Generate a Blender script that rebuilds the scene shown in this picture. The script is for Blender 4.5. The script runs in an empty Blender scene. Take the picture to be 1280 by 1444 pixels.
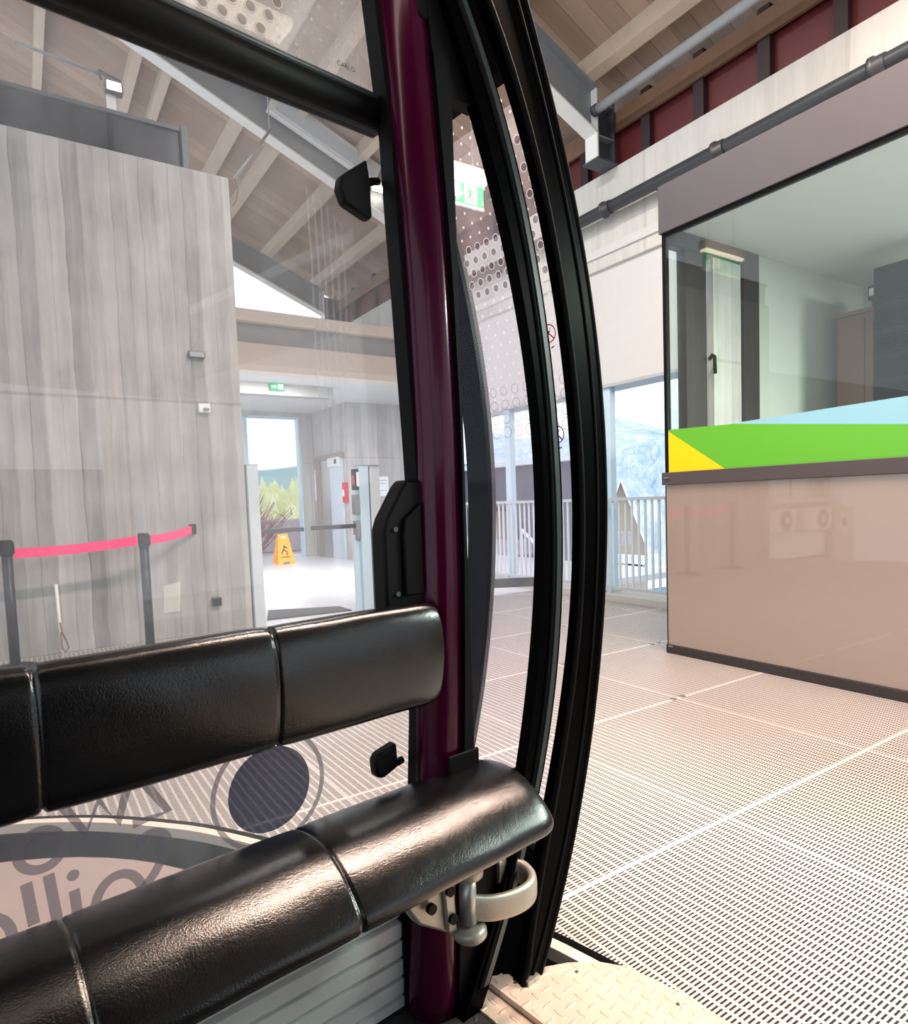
import bpy, bmesh, math, random
import numpy as np
from mathutils import Vector, Matrix, Euler
random.seed(7)
PI = math.pi
SC = bpy.context.scene
COL = SC.collection
SROT = math.radians(-7.1083)            # the station is turned a little against the cabin
SM = Matrix.Rotation(SROT, 4, 'Z')
CM = Matrix.Identity(4)
FR = {'S': SM, 'C': CM}


def lin(c):
    return tuple((x / 12.92 if x <= 0.04045 else ((x + 0.055) / 1.055) ** 2.4) for x in c)


def rgb(r, g, b):
    return lin((r / 255, g / 255, b / 255))


# ------------------------------------------------------------------ materials
class NT:
    def __init__(self, name):
        self.m = bpy.data.materials.new(name)
        self.m.use_nodes = True
        self.t = self.m.node_tree
        self.t.nodes.clear()
        self.out = self.n('ShaderNodeOutputMaterial')

    def n(self, typ, ins=None, **kw):
        nd = self.t.nodes.new(typ)
        for k, v in kw.items():
            setattr(nd, k, v)
        if ins:
            for k, v in ins.items():
                self.set(nd, k, v)
        return nd

    def set(self, nd, k, v):
        s = nd.inputs[k]
        if isinstance(v, bpy.types.NodeSocket):
            self.t.links.new(v, s)
        elif isinstance(v, bpy.types.Node):
            self.t.links.new(v.outputs[0], s)
        else:
            if hasattr(s.default_value, '__len__') and not isinstance(v, str):
                v = tuple(v)
                if len(s.default_value) == 4 and len(v) == 3:
                    v = v + (1,)
            s.default_value = v

    def math(self, op, a, b=0.0, c=None):
        nd = self.n('ShaderNodeMath', {0: a, 1: b}, operation=op)
        if c is not None:
            self.set(nd, 2, c)
        return nd.outputs[0]

    def mix(self, f, a, b):
        nd = self.n('ShaderNodeMix', data_type='RGBA')
        self.set(nd, 0, f)
        self.set(nd, 6, a)
        self.set(nd, 7, b)
        return nd.outputs[2]

    def coord(self):
        return self.n('ShaderNodeTexCoord').outputs['Object']

    def scale(self, v, s):
        return self.n('ShaderNodeVectorMath', {0: v, 1: s}, operation='MULTIPLY').outputs[0]

    def noise(self, v, scale=5, detail=4, rough=.55):
        return self.n('ShaderNodeTexNoise', {'Vector': v, 'Scale': scale, 'Detail': detail, 'Roughness': rough}).outputs[0]

    def ramp(self, f, lo, hi):
        nd = self.n('ShaderNodeMapRange', {0: f, 1: lo, 2: hi})
        return nd.outputs[0]

    def bump(self, h, strength=.3, dist=.01):
        return self.n('ShaderNodeBump', {'Height': h, 'Strength': strength, 'Distance': dist}).outputs[0]

    def bsdf(self, color, rough=.5, metal=0.0, normal=None, spec=.5, coat=0.0, emit=None, estr=0):
        b = self.n('ShaderNodeBsdfPrincipled')
        self.set(b, 'Base Color', color)
        self.set(b, 'Roughness', rough)
        self.set(b, 'Metallic', metal)
        self.set(b, 'Specular IOR Level', spec)
        if coat:
            self.set(b, 'Coat Weight', coat)
            self.set(b, 'Coat Roughness', .05)
        if normal is not None:
            self.set(b, 'Normal', normal)
        if emit is not None:
            self.set(b, 'Emission Color', emit)
            self.set(b, 'Emission Strength', estr)
        return b.outputs[0]

    def done(self, sh):
        self.t.links.new(sh, self.out.inputs[0])
        return self.m


M = {}


def plain(key, c, rough=.5, metal=0.0, var=.06, bump=0.0, bscale=60, spec=.5, coat=0.0):
    k = NT(key)
    co = k.coord()
    n = k.noise(co, 9, 3)
    c = lin(tuple(x / 255 for x in c))
    lo = tuple(x * (1 - var) for x in c)
    hi = tuple(min(1, x * (1 + var)) for x in c)
    col = k.mix(n, lo, hi)
    nm = k.bump(k.noise(co, bscale, 4), bump, .004) if bump else None
    M[key] = k.done(k.bsdf(col, rough, metal, nm, spec, coat))
    return M[key]


def emis(key, c, s):
    k = NT(key)
    c = lin(tuple(x / 255 for x in c))
    M[key] = k.done(k.bsdf(c, .5, emit=c, estr=s))


plain('black_rubber', (4, 4, 5), .6, spec=.12, var=.1, bump=.05)
plain('black_gloss', (3, 3, 4), .35, spec=.015, var=.1)
plain('grey_rubber', (52, 60, 62), .4, var=.1)
plain('black_plastic', (5, 5, 6), .55, spec=.16, bump=.05)
plain('cast_alu', (168, 162, 152), .42, .55, .08, .15, 150)
plain('steel', (170, 170, 168), .35, .8, .08)
plain('dark_steel', (74, 80, 86), .5, .3, .1, .1)
plain('frame_grey', (140, 145, 148), .5, .2, .1, .1)
plain('galv', (186, 190, 192), .45, .4, .1)
plain('ribbed_alu', (214, 217, 217), .4, .25, .05)
plain('white_paint', (222, 222, 218), .5, var=.03)
plain('plaster', (205, 205, 203), .8, var=.03, bump=.1)
plain('beige_trim', (214, 198, 184), .6, var=.05)
plain('grey_trim', (150, 150, 148), .7, var=.06)
plain('pipe_grey', (62, 66, 70), .4, .2, .12)
plain('post_white', (196, 206, 212), .4, var=.03)
plain('post_blue', (190, 215, 228), .35, var=.03)
plain('yellow', (255, 172, 8), .45, var=.03)
plain('red', (196, 30, 40), .4)
plain('paper', (236, 238, 240), .7, var=.02)
plain('pink', (244, 40, 120), .6, var=.04)
plain('navy', (22, 26, 38), .35, .2)
plain('wood_beam', (192, 174, 154), .6, var=.15)
plain('cabinet_wood', (142, 96, 64), .45, var=.25)
plain('brown_trim', (146, 130, 118), .5)
plain('lift_steel', (176, 176, 172), .35, .5, .06)
plain('sill_brown', (78, 70, 70), .45, .1)
plain('fascia', (80, 77, 81), .45, .1, .05)
plain('booth_panel', (156, 139, 127), .012, .0, .015, spec=1.0, coat=.5)
plain('taupe_wall', (176, 178, 168), .7, var=.03)
plain('window_dark', (46, 40, 40), .45)
plain('channel', (14, 18, 26), .7)
plain('film_blue', (140, 192, 208), .35, var=.02)
plain('film_green', (96, 176, 44), .35, var=.02)
plain('film_yellow', (226, 206, 0), .35, var=.02)
plain('exit_green', (20, 140, 90), .4, var=.02)
plain('strap', (14, 40, 44), .6)
plain('stile_dark', (8, 14, 26), .3, spec=.12)
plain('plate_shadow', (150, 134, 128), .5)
plain('wood_dark', (122, 92, 70), .6, var=.2)
plain('mullion_dark', (44, 22, 24), .6)
plain('stone', (190, 176, 180), .9, var=.3, bump=.4, bscale=8)
plain('roof_brown', (112, 96, 92), .8)
plain('chalet_wall', (176, 160, 146), .8)
plain('asphalt', (112, 150, 174), .8, var=.1)
plain('snow', (236, 242, 248), .8, var=.02)
plain('shed', (104, 104, 122), .7)
plain('bark', (88, 70, 62), .9)
plain('twig', (160, 96, 106), .8, var=.25)
plain('mat_dark', (98, 98, 100), .9, var=.15, bump=.5, bscale=200)
plain('sticker_red', (214, 30, 70), .5)
plain('sticker_purple', (150, 50, 130), .5)
plain('sticker_grey', (90, 92, 96), .5)
plain('print_black', (20, 20, 22), .5)
plain('cable', (120, 100, 95), .5)
plain('curb', (176, 174, 166), .85, var=.1, bump=.2)
emis('lamp', (255, 236, 214), 9)
emis('lamp_small', (255, 240, 225), 22)
emis('sign_white', (240, 250, 240), 1.0)
emis('sign_green', (40, 160, 110), .7)

# maroon metallic lacquer
k = NT('maroon')
sp = k.noise(k.coord(), 900, 2)
M['maroon'] = k.done(k.bsdf(k.mix(sp, rgb(44, 1, 24), rgb(74, 4, 42)), .2, .1, spec=.2, coat=.12))
# black leather with creases
k = NT('leather')
co = k.coord()
n1 = k.noise(k.scale(co, (30, 60, 60)), 1, 6, .65)
vor = k.n('ShaderNodeTexVoronoi', {'Vector': k.scale(co, (26, 60, 60)), 'Scale': 1.0}, feature='DISTANCE_TO_EDGE').outputs[0]
wr = k.noise(k.scale(co, (60, 9, 9)), 1, 4, .6)
fine = k.noise(co, 420, 3)
h = k.math('ADD', k.math('MULTIPLY', wr, .5), k.math('MULTIPLY', n1, .35))
h = k.math('ADD', h, k.math('MULTIPLY', fine, .9))
h = k.math('ADD', h, k.math('MULTIPLY', k.ramp(vor, 0, .12), .12))
M['leather'] = k.done(k.bsdf(k.mix(n1, rgb(6, 7, 9), rgb(12, 12, 13)), k.math('ADD', .14, k.math('MULTIPLY', n1, .12)), normal=k.bump(h, .2, .002), spec=.55))
# board-marked concrete
def concrete(key, base, dark, board=.13):
    k = NT(key)
    co = k.coord()
    sx = k.n('ShaderNodeSeparateXYZ', {0: co})
    wob = k.math('MULTIPLY', k.math('SUBTRACT', k.noise(k.scale(co, (3, 3, 1.2)), 2, 3), .5), .05)
    bx = k.math('DIVIDE', k.math('ADD', k.math('ADD', sx.outputs[0], sx.outputs[1]), wob), board)
    cell = k.math('FLOOR', bx)
    wn = k.n('ShaderNodeTexWhiteNoise', {'W': cell}, noise_dimensions='1D').outputs[0]
    fr = k.math('FRACT', bx)
    edge = k.math('LESS_THAN', fr, .06)
    st = k.noise(k.scale(co, (14, 14, .9)), 1, 5, .6)
    bl = k.noise(co, 2.2, 4, .6)
    pit = k.noise(co, 40, 3)
    f = k.math('ADD', k.math('MULTIPLY', wn, .34), k.math('MULTIPLY', k.ramp(st, .25, .75), .44))
    f = k.math('ADD', f, k.math('MULTIPLY', k.ramp(bl, .3, .7), .3))
    f = k.math('SUBTRACT', f, k.math('MULTIPLY', edge, .20))
    lift = k.math('LESS_THAN', k.math('ABSOLUTE', k.math('SUBTRACT', sx.outputs[2], 1.945)), .012)
    f = k.math('SUBTRACT', f, k.math('MULTIPLY', lift, .22))
    f = k.ramp(f, .0, 1.0)
    col = k.mix(f, dark, base)
    hh = k.math('SUBTRACT', k.math('ADD', k.math('MULTIPLY', wn, .4), k.math('MULTIPLY', pit, .3)), k.math('MULTIPLY', edge, .6))
    M[key] = k.done(k.bsdf(col, .85, normal=k.bump(hh, .35, .006), spec=.3))
concrete('concrete', rgb(190, 189, 186), rgb(96, 96, 96), .105)
concrete('concrete_light', rgb(214, 214, 208), rgb(176, 176, 172), .6)
concrete('concrete_hall', rgb(206, 202, 198), rgb(150, 146, 144), .16)
# pressed-bar grating, 34 x 11 mm mesh, panels of 0.914 m
k = NT('grating')
co = k.coord()
sx = k.n('ShaderNodeSeparateXYZ', {0: co})
U, V = sx.outputs[0], sx.outputs[1]
fu = k.math('FRACT', k.math('DIVIDE', k.math('ADD', U, 50.0), .031))
fv = k.math('FRACT', k.math('DIVIDE', k.math('ADD', V, 50.0), .01052))
hole = k.math('MULTIPLY', k.math('GREATER_THAN', fu, .27), k.math('GREATER_THAN', fv, .54))
pu = k.math('ABSOLUTE', k.math('SUBTRACT', k.math('FRACT', k.math('DIVIDE', k.math('ADD', U, 50 * .914 - 1.83 + .457), .914)), .5))
pv = k.math('ABSOLUTE', k.math('SUBTRACT', k.math('FRACT', k.math('DIVIDE', k.math('ADD', V, 50 * .914 - 1.262 + .457), .914)), .5))
ju = k.math('LESS_THAN', pu, .006)
jv = k.math('LESS_THAN', pv, .010)
jj = k.math('MAXIMUM', ju, jv)
hole = k.math('MULTIPLY', hole, k.math('SUBTRACT', 1.0, jj))
nb = k.noise(co, 1.3, 4)
metal = k.mix(nb, rgb(184, 177, 172), rgb(204, 197, 192))
metal = k.mix(k.math('MULTIPLY', jv, .5), metal, rgb(228, 222, 216))
M['grating'] = k.done(k.bsdf(k.mix(hole, metal, rgb(34, 28, 26)), k.math('ADD', k.math('MULTIPLY', hole, .4), .42), .15,
                             normal=k.bump(k.math('SUBTRACT', 1.0, hole), .3, .004), spec=.5))
# smooth pale hall floor
k = NT('hall_floor')
co = k.coord()
n = k.noise(k.scale(co, (1, 3, 1)), 3, 5)
M['hall_floor'] = k.done(k.bsdf(k.mix(n, rgb(206, 202, 204), rgb(226, 224, 226)), .28))


def tread(key, c1, c2, pitch, rough, metal, ang):
    k = NT(key)
    co = k.coord()
    r = k.n('ShaderNodeVectorRotate', {'Vector': co, 'Angle': ang}, rotation_type='Z_AXIS').outputs[0]
    s = k.n('ShaderNodeSeparateXYZ', {0: k.scale(r, (1 / pitch, 1 / pitch, 1))})
    x, y = s.outputs[0], s.outputs[1]
    par = k.math('FRACT', k.math('MULTIPLY', k.math('ADD', k.math('FLOOR', x), k.math('FLOOR', y)), .5))
    par = k.math('GREATER_THAN', par, .25)
    fx = k.math('SUBTRACT', k.math('FRACT', x), .5)
    fy = k.math('SUBTRACT', k.math('FRACT', y), .5)
    mx = k.n('ShaderNodeMix', {0: par, 2: fx, 3: fy}).outputs[0]
    my = k.n('ShaderNodeMix', {0: par, 2: fy, 3: fx}).outputs[0]
    d = k.math('ADD', k.math('MULTIPLY', k.math('MULTIPLY', mx, mx), 4.6), k.math('MULTIPLY', k.math('MULTIPLY', my, my), 60))
    hgt = k.math('SUBTRACT', 1.0, k.ramp(d, .4, 1.0))
    n = k.noise(co, 14, 4)
    col = k.mix(n, c1, c2)
    M[key] = k.done(k.bsdf(col, rough, metal, k.bump(hgt, .6, .004)))
tread('plate_tread', rgb(196, 174, 156), rgb(222, 202, 184), .032, .42, .25, 0)
tread('floor_tread', rgb(26, 26, 28), rgb(48, 48, 50), .04, .55, 0, .5)
# timber planks of the roof underside
k = NT('planks')
co = k.coord()
sx = k.n('ShaderNodeSeparateXYZ', {0: co})
by = k.math('DIVIDE', sx.outputs[1], .2)
wn = k.n('ShaderNodeTexWhiteNoise', {'W': k.math('FLOOR', by)}, noise_dimensions='1D').outputs[0]
edge = k.math('LESS_THAN', k.math('FRACT', by), .05)
gr = k.noise(k.scale(co, (1.2, 26, 1)), 1, 6, .6)
f = k.math('ADD', k.math('MULTIPLY', wn, .6), k.math('MULTIPLY', gr, .5))
col = k.mix(f, rgb(128, 104, 86), rgb(182, 156, 134))
col = k.mix(k.math('MULTIPLY', edge, .5), col, rgb(96, 78, 66))
M['planks'] = k.done(k.bsdf(col, .7))
# red cladding boards
k = NT('red_panel')
n = k.noise(k.coord(), 6, 4)
M['red_panel'] = k.done(k.bsdf(k.mix(n, rgb(76, 20, 24), rgb(98, 28, 30)), .5))
# mountains and woods
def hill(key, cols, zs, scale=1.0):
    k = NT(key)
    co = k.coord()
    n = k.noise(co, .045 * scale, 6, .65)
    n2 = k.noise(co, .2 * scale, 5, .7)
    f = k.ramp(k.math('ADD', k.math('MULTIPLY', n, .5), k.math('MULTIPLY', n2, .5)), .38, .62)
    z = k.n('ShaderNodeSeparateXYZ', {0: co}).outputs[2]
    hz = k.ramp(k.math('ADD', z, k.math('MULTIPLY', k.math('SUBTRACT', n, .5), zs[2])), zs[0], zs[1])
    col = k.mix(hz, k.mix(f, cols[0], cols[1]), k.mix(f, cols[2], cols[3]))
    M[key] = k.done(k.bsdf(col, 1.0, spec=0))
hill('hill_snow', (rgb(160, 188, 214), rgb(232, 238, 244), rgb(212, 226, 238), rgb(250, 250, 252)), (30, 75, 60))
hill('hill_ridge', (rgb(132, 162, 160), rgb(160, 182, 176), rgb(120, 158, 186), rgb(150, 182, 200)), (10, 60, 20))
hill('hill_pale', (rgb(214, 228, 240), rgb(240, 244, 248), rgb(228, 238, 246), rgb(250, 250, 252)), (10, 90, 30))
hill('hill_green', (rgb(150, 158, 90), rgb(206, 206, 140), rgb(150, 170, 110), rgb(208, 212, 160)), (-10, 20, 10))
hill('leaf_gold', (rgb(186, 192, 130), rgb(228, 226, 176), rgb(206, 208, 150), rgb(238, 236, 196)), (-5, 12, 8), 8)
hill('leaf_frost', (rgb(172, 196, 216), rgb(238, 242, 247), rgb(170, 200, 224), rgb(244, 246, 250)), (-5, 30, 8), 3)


def glass(key, tint, haze, hazecol=(.8, .82, .86), smear=0.0, ior=1.45, refl=1.0):
    k = NT(key)
    tr = k.n('ShaderNodeBsdfTransparent', {'Color': tint}).outputs[0]
    gl = k.n('ShaderNodeBsdfGlossy', {'Roughness': .0, 'Color': (1, 1, 1)}).outputs[0]
    geo = k.n('ShaderNodeNewGeometry')
    cs = k.math('ABSOLUTE', k.n('ShaderNodeVectorMath', {0: geo.outputs['Normal'], 1: geo.outputs['Incoming']}, operation='DOT_PRODUCT').outputs['Value'])
    fr = k.math('ADD', .04, k.math('MULTIPLY', .96, k.math('POWER', k.math('SUBTRACT', 1.0, cs), 5.0)))   # reflectance of one glass face
    fr = k.math('MULTIPLY', fr, refl)
    mx = k.n('ShaderNodeMixShader', {0: fr})
    k.t.links.new(tr, mx.inputs[1])
    k.t.links.new(gl, mx.inputs[2])
    df = k.n('ShaderNodeBsdfDiffuse', {'Color': hazecol}).outputs[0]
    tl = k.n('ShaderNodeBsdfTranslucent', {'Color': hazecol}).outputs[0]
    dd = k.n('ShaderNodeMixShader', {0: .6})
    k.t.links.new(df, dd.inputs[1])
    k.t.links.new(tl, dd.inputs[2])
    co = k.coord()
    n = k.noise(k.scale(co, (1, 1, .5)), 7, 6, .65)
    hz = k.math('MULTIPLY', k.ramp(n, .1, .9), haze * 2)
    if smear:
        s = k.noise(k.scale(co, (60, 60, 3)), 1, 5, .6)
        hz = k.math('ADD', hz, k.math('MULTIPLY', k.ramp(s, .58, .8), smear))
    m2 = k.n('ShaderNodeMixShader', {0: hz})
    k.t.links.new(mx.outputs[0], m2.inputs[1])
    k.t.links.new(dd.outputs[0], m2.inputs[2])
    M[key] = k.done(m2.outputs[0])
glass('cabin_glass', (.97, .97, .98), .095, (.84, .85, .88), smear=.04, refl=.7)
glass('upper_glass', (.97, .97, .98), .24, (.88, .88, .88), smear=.05, refl=.7)
glass('door_glass', (.93, .91, .95), .13, (.80, .75, .84), refl=.3)
glass('quarter_glass', (.96, .96, .98), .008, refl=.15)
glass('booth_glass', (.93, .97, .95), .006, refl=.9)
glass('clear_glass', (.93, .97, .99), .02)


def film(key, c, op):
    k = NT(key)
    c = lin(tuple(x / 255 for x in c))
    tr = k.n('ShaderNodeBsdfTransparent').outputs[0]
    b = k.n('ShaderNodeBsdfDiffuse', {'Color': c}).outputs[0]
    t = k.n('ShaderNodeBsdfTranslucent', {'Color': c}).outputs[0]
    d = k.n('ShaderNodeMixShader', {0: .4})
    k.t.links.new(b, d.inputs[1]); k.t.links.new(t, d.inputs[2])
    m2 = k.n('ShaderNodeMixShader', {0: op})
    k.t.links.new(tr, m2.inputs[1]); k.t.links.new(d.outputs[0], m2.inputs[2])
    M[key] = k.done(m2.outputs[0])
film('decal_grey', (128, 124, 132), .72)
film('decal_blue', (26, 52, 84), .9)
film('dot_dark', (70, 56, 66), .6)
film('dot_light', (236, 232, 240), .7)
film('ring_light', (226, 224, 220), .7)
film('dot_brown', (120, 108, 100), .5)
film('smear', (240, 244, 250), .16)


# ------------------------------------------------------------------ mesh builder
class MB:
    def __init__(self):
        self.bm = bmesh.new()

    def _mat(self, faces, mi):
        for f in faces:
            f.material_index = mi

    def poly(self, pts, mi=0):
        vs = [self.bm.verts.new(p) for p in pts]
        f = self.bm.faces.new(vs)
        f.material_index = mi
        return f

    def box(self, a, b, bev=0.0, mi=0, segs=2, mat=None):
        x0, y0, z0 = [min(p, q) for p, q in zip(a, b)]
        x1, y1, z1 = [max(p, q) for p, q in zip(a, b)]
        vs = [self.bm.verts.new(p) for p in ((x0, y0, z0), (x1, y0, z0), (x1, y1, z0), (x0, y1, z0), (x0, y0, z1), (x1, y0, z1), (x1, y1, z1), (x0, y1, z1))]
        if mat is not None:
            for v in vs:
                v.co = mat @ v.co
        fs = [self.bm.faces.new([vs[i] for i in q]) for q in ((0, 3, 2, 1), (4, 5, 6, 7), (0, 1, 5, 4), (1, 2, 6, 5), (2, 3, 7, 6), (3, 0, 4, 7))]
        self._mat(fs, mi)
        if bev > 0:
            es = list({e for f in fs for e in f.edges})
            r = bmesh.ops.bevel(self.bm, geom=es, offset=bev, segments=segs, affect='EDGES', profile=.5, material=mi)
            for f in r['faces']:
                f.smooth = True
        return fs

    def prism(self, pts, z0, z1, axis='z', mi=0, bev=0.0):
        """extrude a polygon (2-D points) between two values along an axis"""
        def P(p, t):
            if axis == 'z': return (p[0], p[1], t)
            if axis == 'y': return (p[0], t, p[1])
            return (t, p[0], p[1])
        a = [self.bm.verts.new(P(p, z0)) for p in pts]
        b = [self.bm.verts.new(P(p, z1)) for p in pts]
        n = len(pts)
        fs = [self.bm.faces.new(a[::-1]), self.bm.faces.new(b)]
        for i in range(n):
            fs.append(self.bm.faces.new((a[i], a[(i + 1) % n], b[(i + 1) % n], b[i])))
        self._mat(fs, mi)
        if bev > 0:
            es = list({e for f in fs for e in f.edges})
            r = bmesh.ops.bevel(self.bm, geom=es, offset=bev, segments=2, affect='EDGES', profile=.5, material=mi)
            for f in r['faces']:
                f.smooth = True
        return fs

    def loft(self, rings, closed=True, caps=True, mi=0, smooth=True):
        vr = [[self.bm.verts.new(p) for p in r] for r in rings]
        n = len(rings[0])
        for a, b in zip(vr[:-1], vr[1:]):
            for i in range(n if closed else n - 1):
                f = self.bm.faces.new((a[i], a[(i + 1) % n], b[(i + 1) % n], b[i]))
                f.smooth = smooth
                f.material_index = mi
        if caps and closed:
            for r, rev in ((vr[0], True), (vr[-1], False)):
                f = self.bm.faces.new(r[::-1] if rev else r)
                f.material_index = mi
        return vr

    def tube(self, path, r, n=12, mi=0, caps=True):
        path = [Vector(p) for p in path]
        rr = r if isinstance(r, (list, tuple)) else [r] * len(path)
        rings = []
        up = None
        for i, p in enumerate(path):
            d = (path[min(i + 1, len(path) - 1)] - path[max(i - 1, 0)]).normalized()
            if up is None:
                a = Vector((0, 0, 1)) if abs(d.z) < .9 else Vector((1, 0, 0))
                up = d.cross(a).normalized()
            up = (up - d * up.dot(d)).normalized()
            w = d.cross(up)
            rings.append([p + (up * math.cos(t) + w * math.sin(t)) * rr[i] for t in [2 * PI * j / n for j in range(n)]])
        self.loft(rings, True, caps, mi)

    def cyl(self, p, q, r, n=16, mi=0):
        self.tube([p, q], r, n, mi)

    def lathe(self, prof, c=(0, 0, 0), n=24, mi=0):
        rings = [[(c[0] + r * math.cos(2 * PI * j / n), c[1] + r * math.sin(2 * PI * j / n), c[2] + z) for j in range(n)] for r, z in prof]
        self.loft(rings, True, True, mi)

    def ring(self, c, r0, r1, ax, ay, n=20, mi=0):
        c, ax, ay = Vector(c), Vector(ax), Vector(ay)
        A = [c + (ax * math.cos(t) + ay * math.sin(t)) * r0 for t in [2 * PI * j / n for j in range(n)]] if r0 > 0 else None
        B = [self.bm.verts.new(c + (ax * math.cos(t) + ay * math.sin(t)) * r1) for t in [2 * PI * j / n for j in range(n)]]
        if A is None:
            f = self.bm.faces.new(B)
            f.material_index = mi
            return
        A = [self.bm.verts.new(p) for p in A]
        for i in range(n):
            f = self.bm.faces.new((A[i], A[(i + 1) % n], B[(i + 1) % n], B[i]))
            f.material_index = mi

    def stroke(self, pts, w, nrm, mi=0):
        """flat stroke of width w along points in the plane with normal nrm"""
        pts = [Vector(p) for p in pts]
        nrm = Vector(nrm)
        L, R_ = [], []
        for i, p in enumerate(pts):
            d = (pts[min(i + 1, len(pts) - 1)] - pts[max(i - 1, 0)]).normalized()
            s = d.cross(nrm).normalized() * w / 2
            L.append(self.bm.verts.new(p + s))
            R_.append(self.bm.verts.new(p - s))
        for i in range(len(pts) - 1):
            f = self.bm.faces.new((L[i], L[i + 1], R_[i + 1], R_[i]))
            f.material_index = mi

    def text(self, body, size, origin, ax, ay, mi=0):
        cu = bpy.data.curves.new('lettering', 'FONT')
        cu.body = body
        cu.size = size
        cu.align_x = 'CENTER'
        cu.align_y = 'CENTER'
        ob = bpy.data.objects.new('lettering', cu)
        me = bpy.data.meshes.new_from_object(ob)
        ax, ay, origin = Vector(ax), Vector(ay), Vector(origin)
        vs = [self.bm.verts.new(origin + ax * v.co.x + ay * v.co.y) for v in me.vertices]
        for p in me.polygons:
            try:
                f = self.bm.faces.new([vs[i] for i in p.vertices])
                f.material_index = mi
            except ValueError:
                pass
        bpy.data.objects.remove(ob)
        bpy.data.curves.remove(cu)
        bpy.data.meshes.remove(me)

    def build(self, name, mats, parent=None, frame='C', loc=None, smooth=None, recalc=True):
        bm = self.bm
        if recalc:
            bmesh.ops.recalc_face_normals(bm, faces=bm.faces[:])
        root = parent
        if parent is not None:
            frame = parent['_f']
            loc = Vector(parent['_o'])
        elif loc is None:
            xs = [v.co for v in bm.verts]
            loc = Vector(((min(c.x for c in xs) + max(c.x for c in xs)) / 2, (min(c.y for c in xs) + max(c.y for c in xs)) / 2, min(c.z for c in xs)))
        loc = Vector(loc)
        for v in bm.verts:
            v.co -= loc
        me = bpy.data.meshes.new(name)
        bm.to_mesh(me)
        bm.free()
        o = bpy.data.objects.new(name, me)
        for mm in (mats if isinstance(mats, (list, tuple)) else [mats]):
            me.materials.append(M[mm])
        if smooth:
            for p in me.polygons:
                p.use_smooth = True
        COL.objects.link(o)
        if parent is not None:
            o.parent = parent
        else:
            o.matrix_world = FR[frame] @ Matrix.Translation(loc)
        o['_f'] = frame
        o['_o'] = tuple(loc)
        return o


def tag(o, label, cat, group=None, kind=None):
    o['label'] = label
    o['category'] = cat
    if group: o['group'] = group
    if kind: o['kind'] = kind
    return o


def thing(name, label, cat, frame, loc, group=None):
    o = bpy.data.objects.new(name, None)
    o.empty_display_size = .1
    COL.objects.link(o)
    o.matrix_world = FR[frame] @ Matrix.Translation(Vector(loc))
    o['_f'] = frame
    o['_o'] = tuple(loc)
    return tag(o, label, cat, group)


def struct(o, label=None, cat=None):
    o['kind'] = 'structure'
    if label: o['label'] = label
    if cat: o['category'] = cat
    return o


def bx(name, mat, a, b, parent=None, frame='S', bev=0.0):
    m = MB()
    m.box(a, b, bev)
    return m.build(name, mat, parent, frame)


def arc(c, r0, r1, a0, a1, n=14):
    """points of an elliptic arc in 2-D"""
    return [(c[0] + r0 * math.cos(math.radians(a0 + (a1 - a0) * i / n)), c[1] + r1 * math.sin(math.radians(a0 + (a1 - a0) * i / n))) for i in range(n + 1)]


def toS(x, y):
    v = SM.inverted() @ Vector((x, y, 0))
    return (v.x, v.y)

# =================================================================== STATION
# edge of the platform around the cabin channel (cabin axes), then in station axes
EDGE = [(1.19, -6), (1.175, -1.2), (1.15, .1), (1.125, .62), (1.09, 1.05), (.99, 1.42), (.86, 1.78), (.745, 2.06), (.63, 2.27), (.40, 2.56), (.08, 2.80), (-.35, 3.0), (-1.0, 3.12), (-3.1, 3.15)]


def catmull(pts, n=6):
    out = []
    P = [Vector(p) for p in pts]
    for i in range(len(P) - 1):
        p0, p1, p2, p3 = P[max(i - 1, 0)], P[i], P[i + 1], P[min(i + 2, len(P) - 1)]
        for j in range(n):
            t = j / n
            out.append(.5 * ((2 * p1) + (-p0 + p2) * t + (2 * p0 - 5 * p1 + 4 * p2 - p3) * t * t + (-p0 + 3 * p1 - 3 * p2 + p3) * t ** 3))
    out.append(P[-1])
    return [tuple(p) for p in out]


edge = catmull(EDGE)


def offs(path, d):
    out = []
    for i, p in enumerate(path):
        a, b = Vector(path[max(i - 1, 0)]), Vector(path[min(i + 1, len(path) - 1)])
        t = (b - a).normalized()
        nrm = Vector((t.y, -t.x))
        out.append(tuple(Vector(p) + nrm * d))
    return out


def plat(off, z0, z1, name, mat, vmax=5.83):
    e = [toS(*p) for p in offs(edge, off)]
    pts = e + [(-2.62, vmax), (4.84, vmax), (4.84, -6)]
    m = MB()
    m.prism(pts, z0, z1)
    for f in list(m.bm.faces):
        f.material_index = 0 if f.calc_center_median().z > z1 - .001 and len(f.verts) > 4 else 1
    for f in list(m.bm.faces):
        if len(f.verts) > 4:
            bmesh.ops.triangulate(m.bm, faces=[f])
    return m.build(name, [mat, 'channel'], None, 'S', loc=(0, 0, 0))


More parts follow.
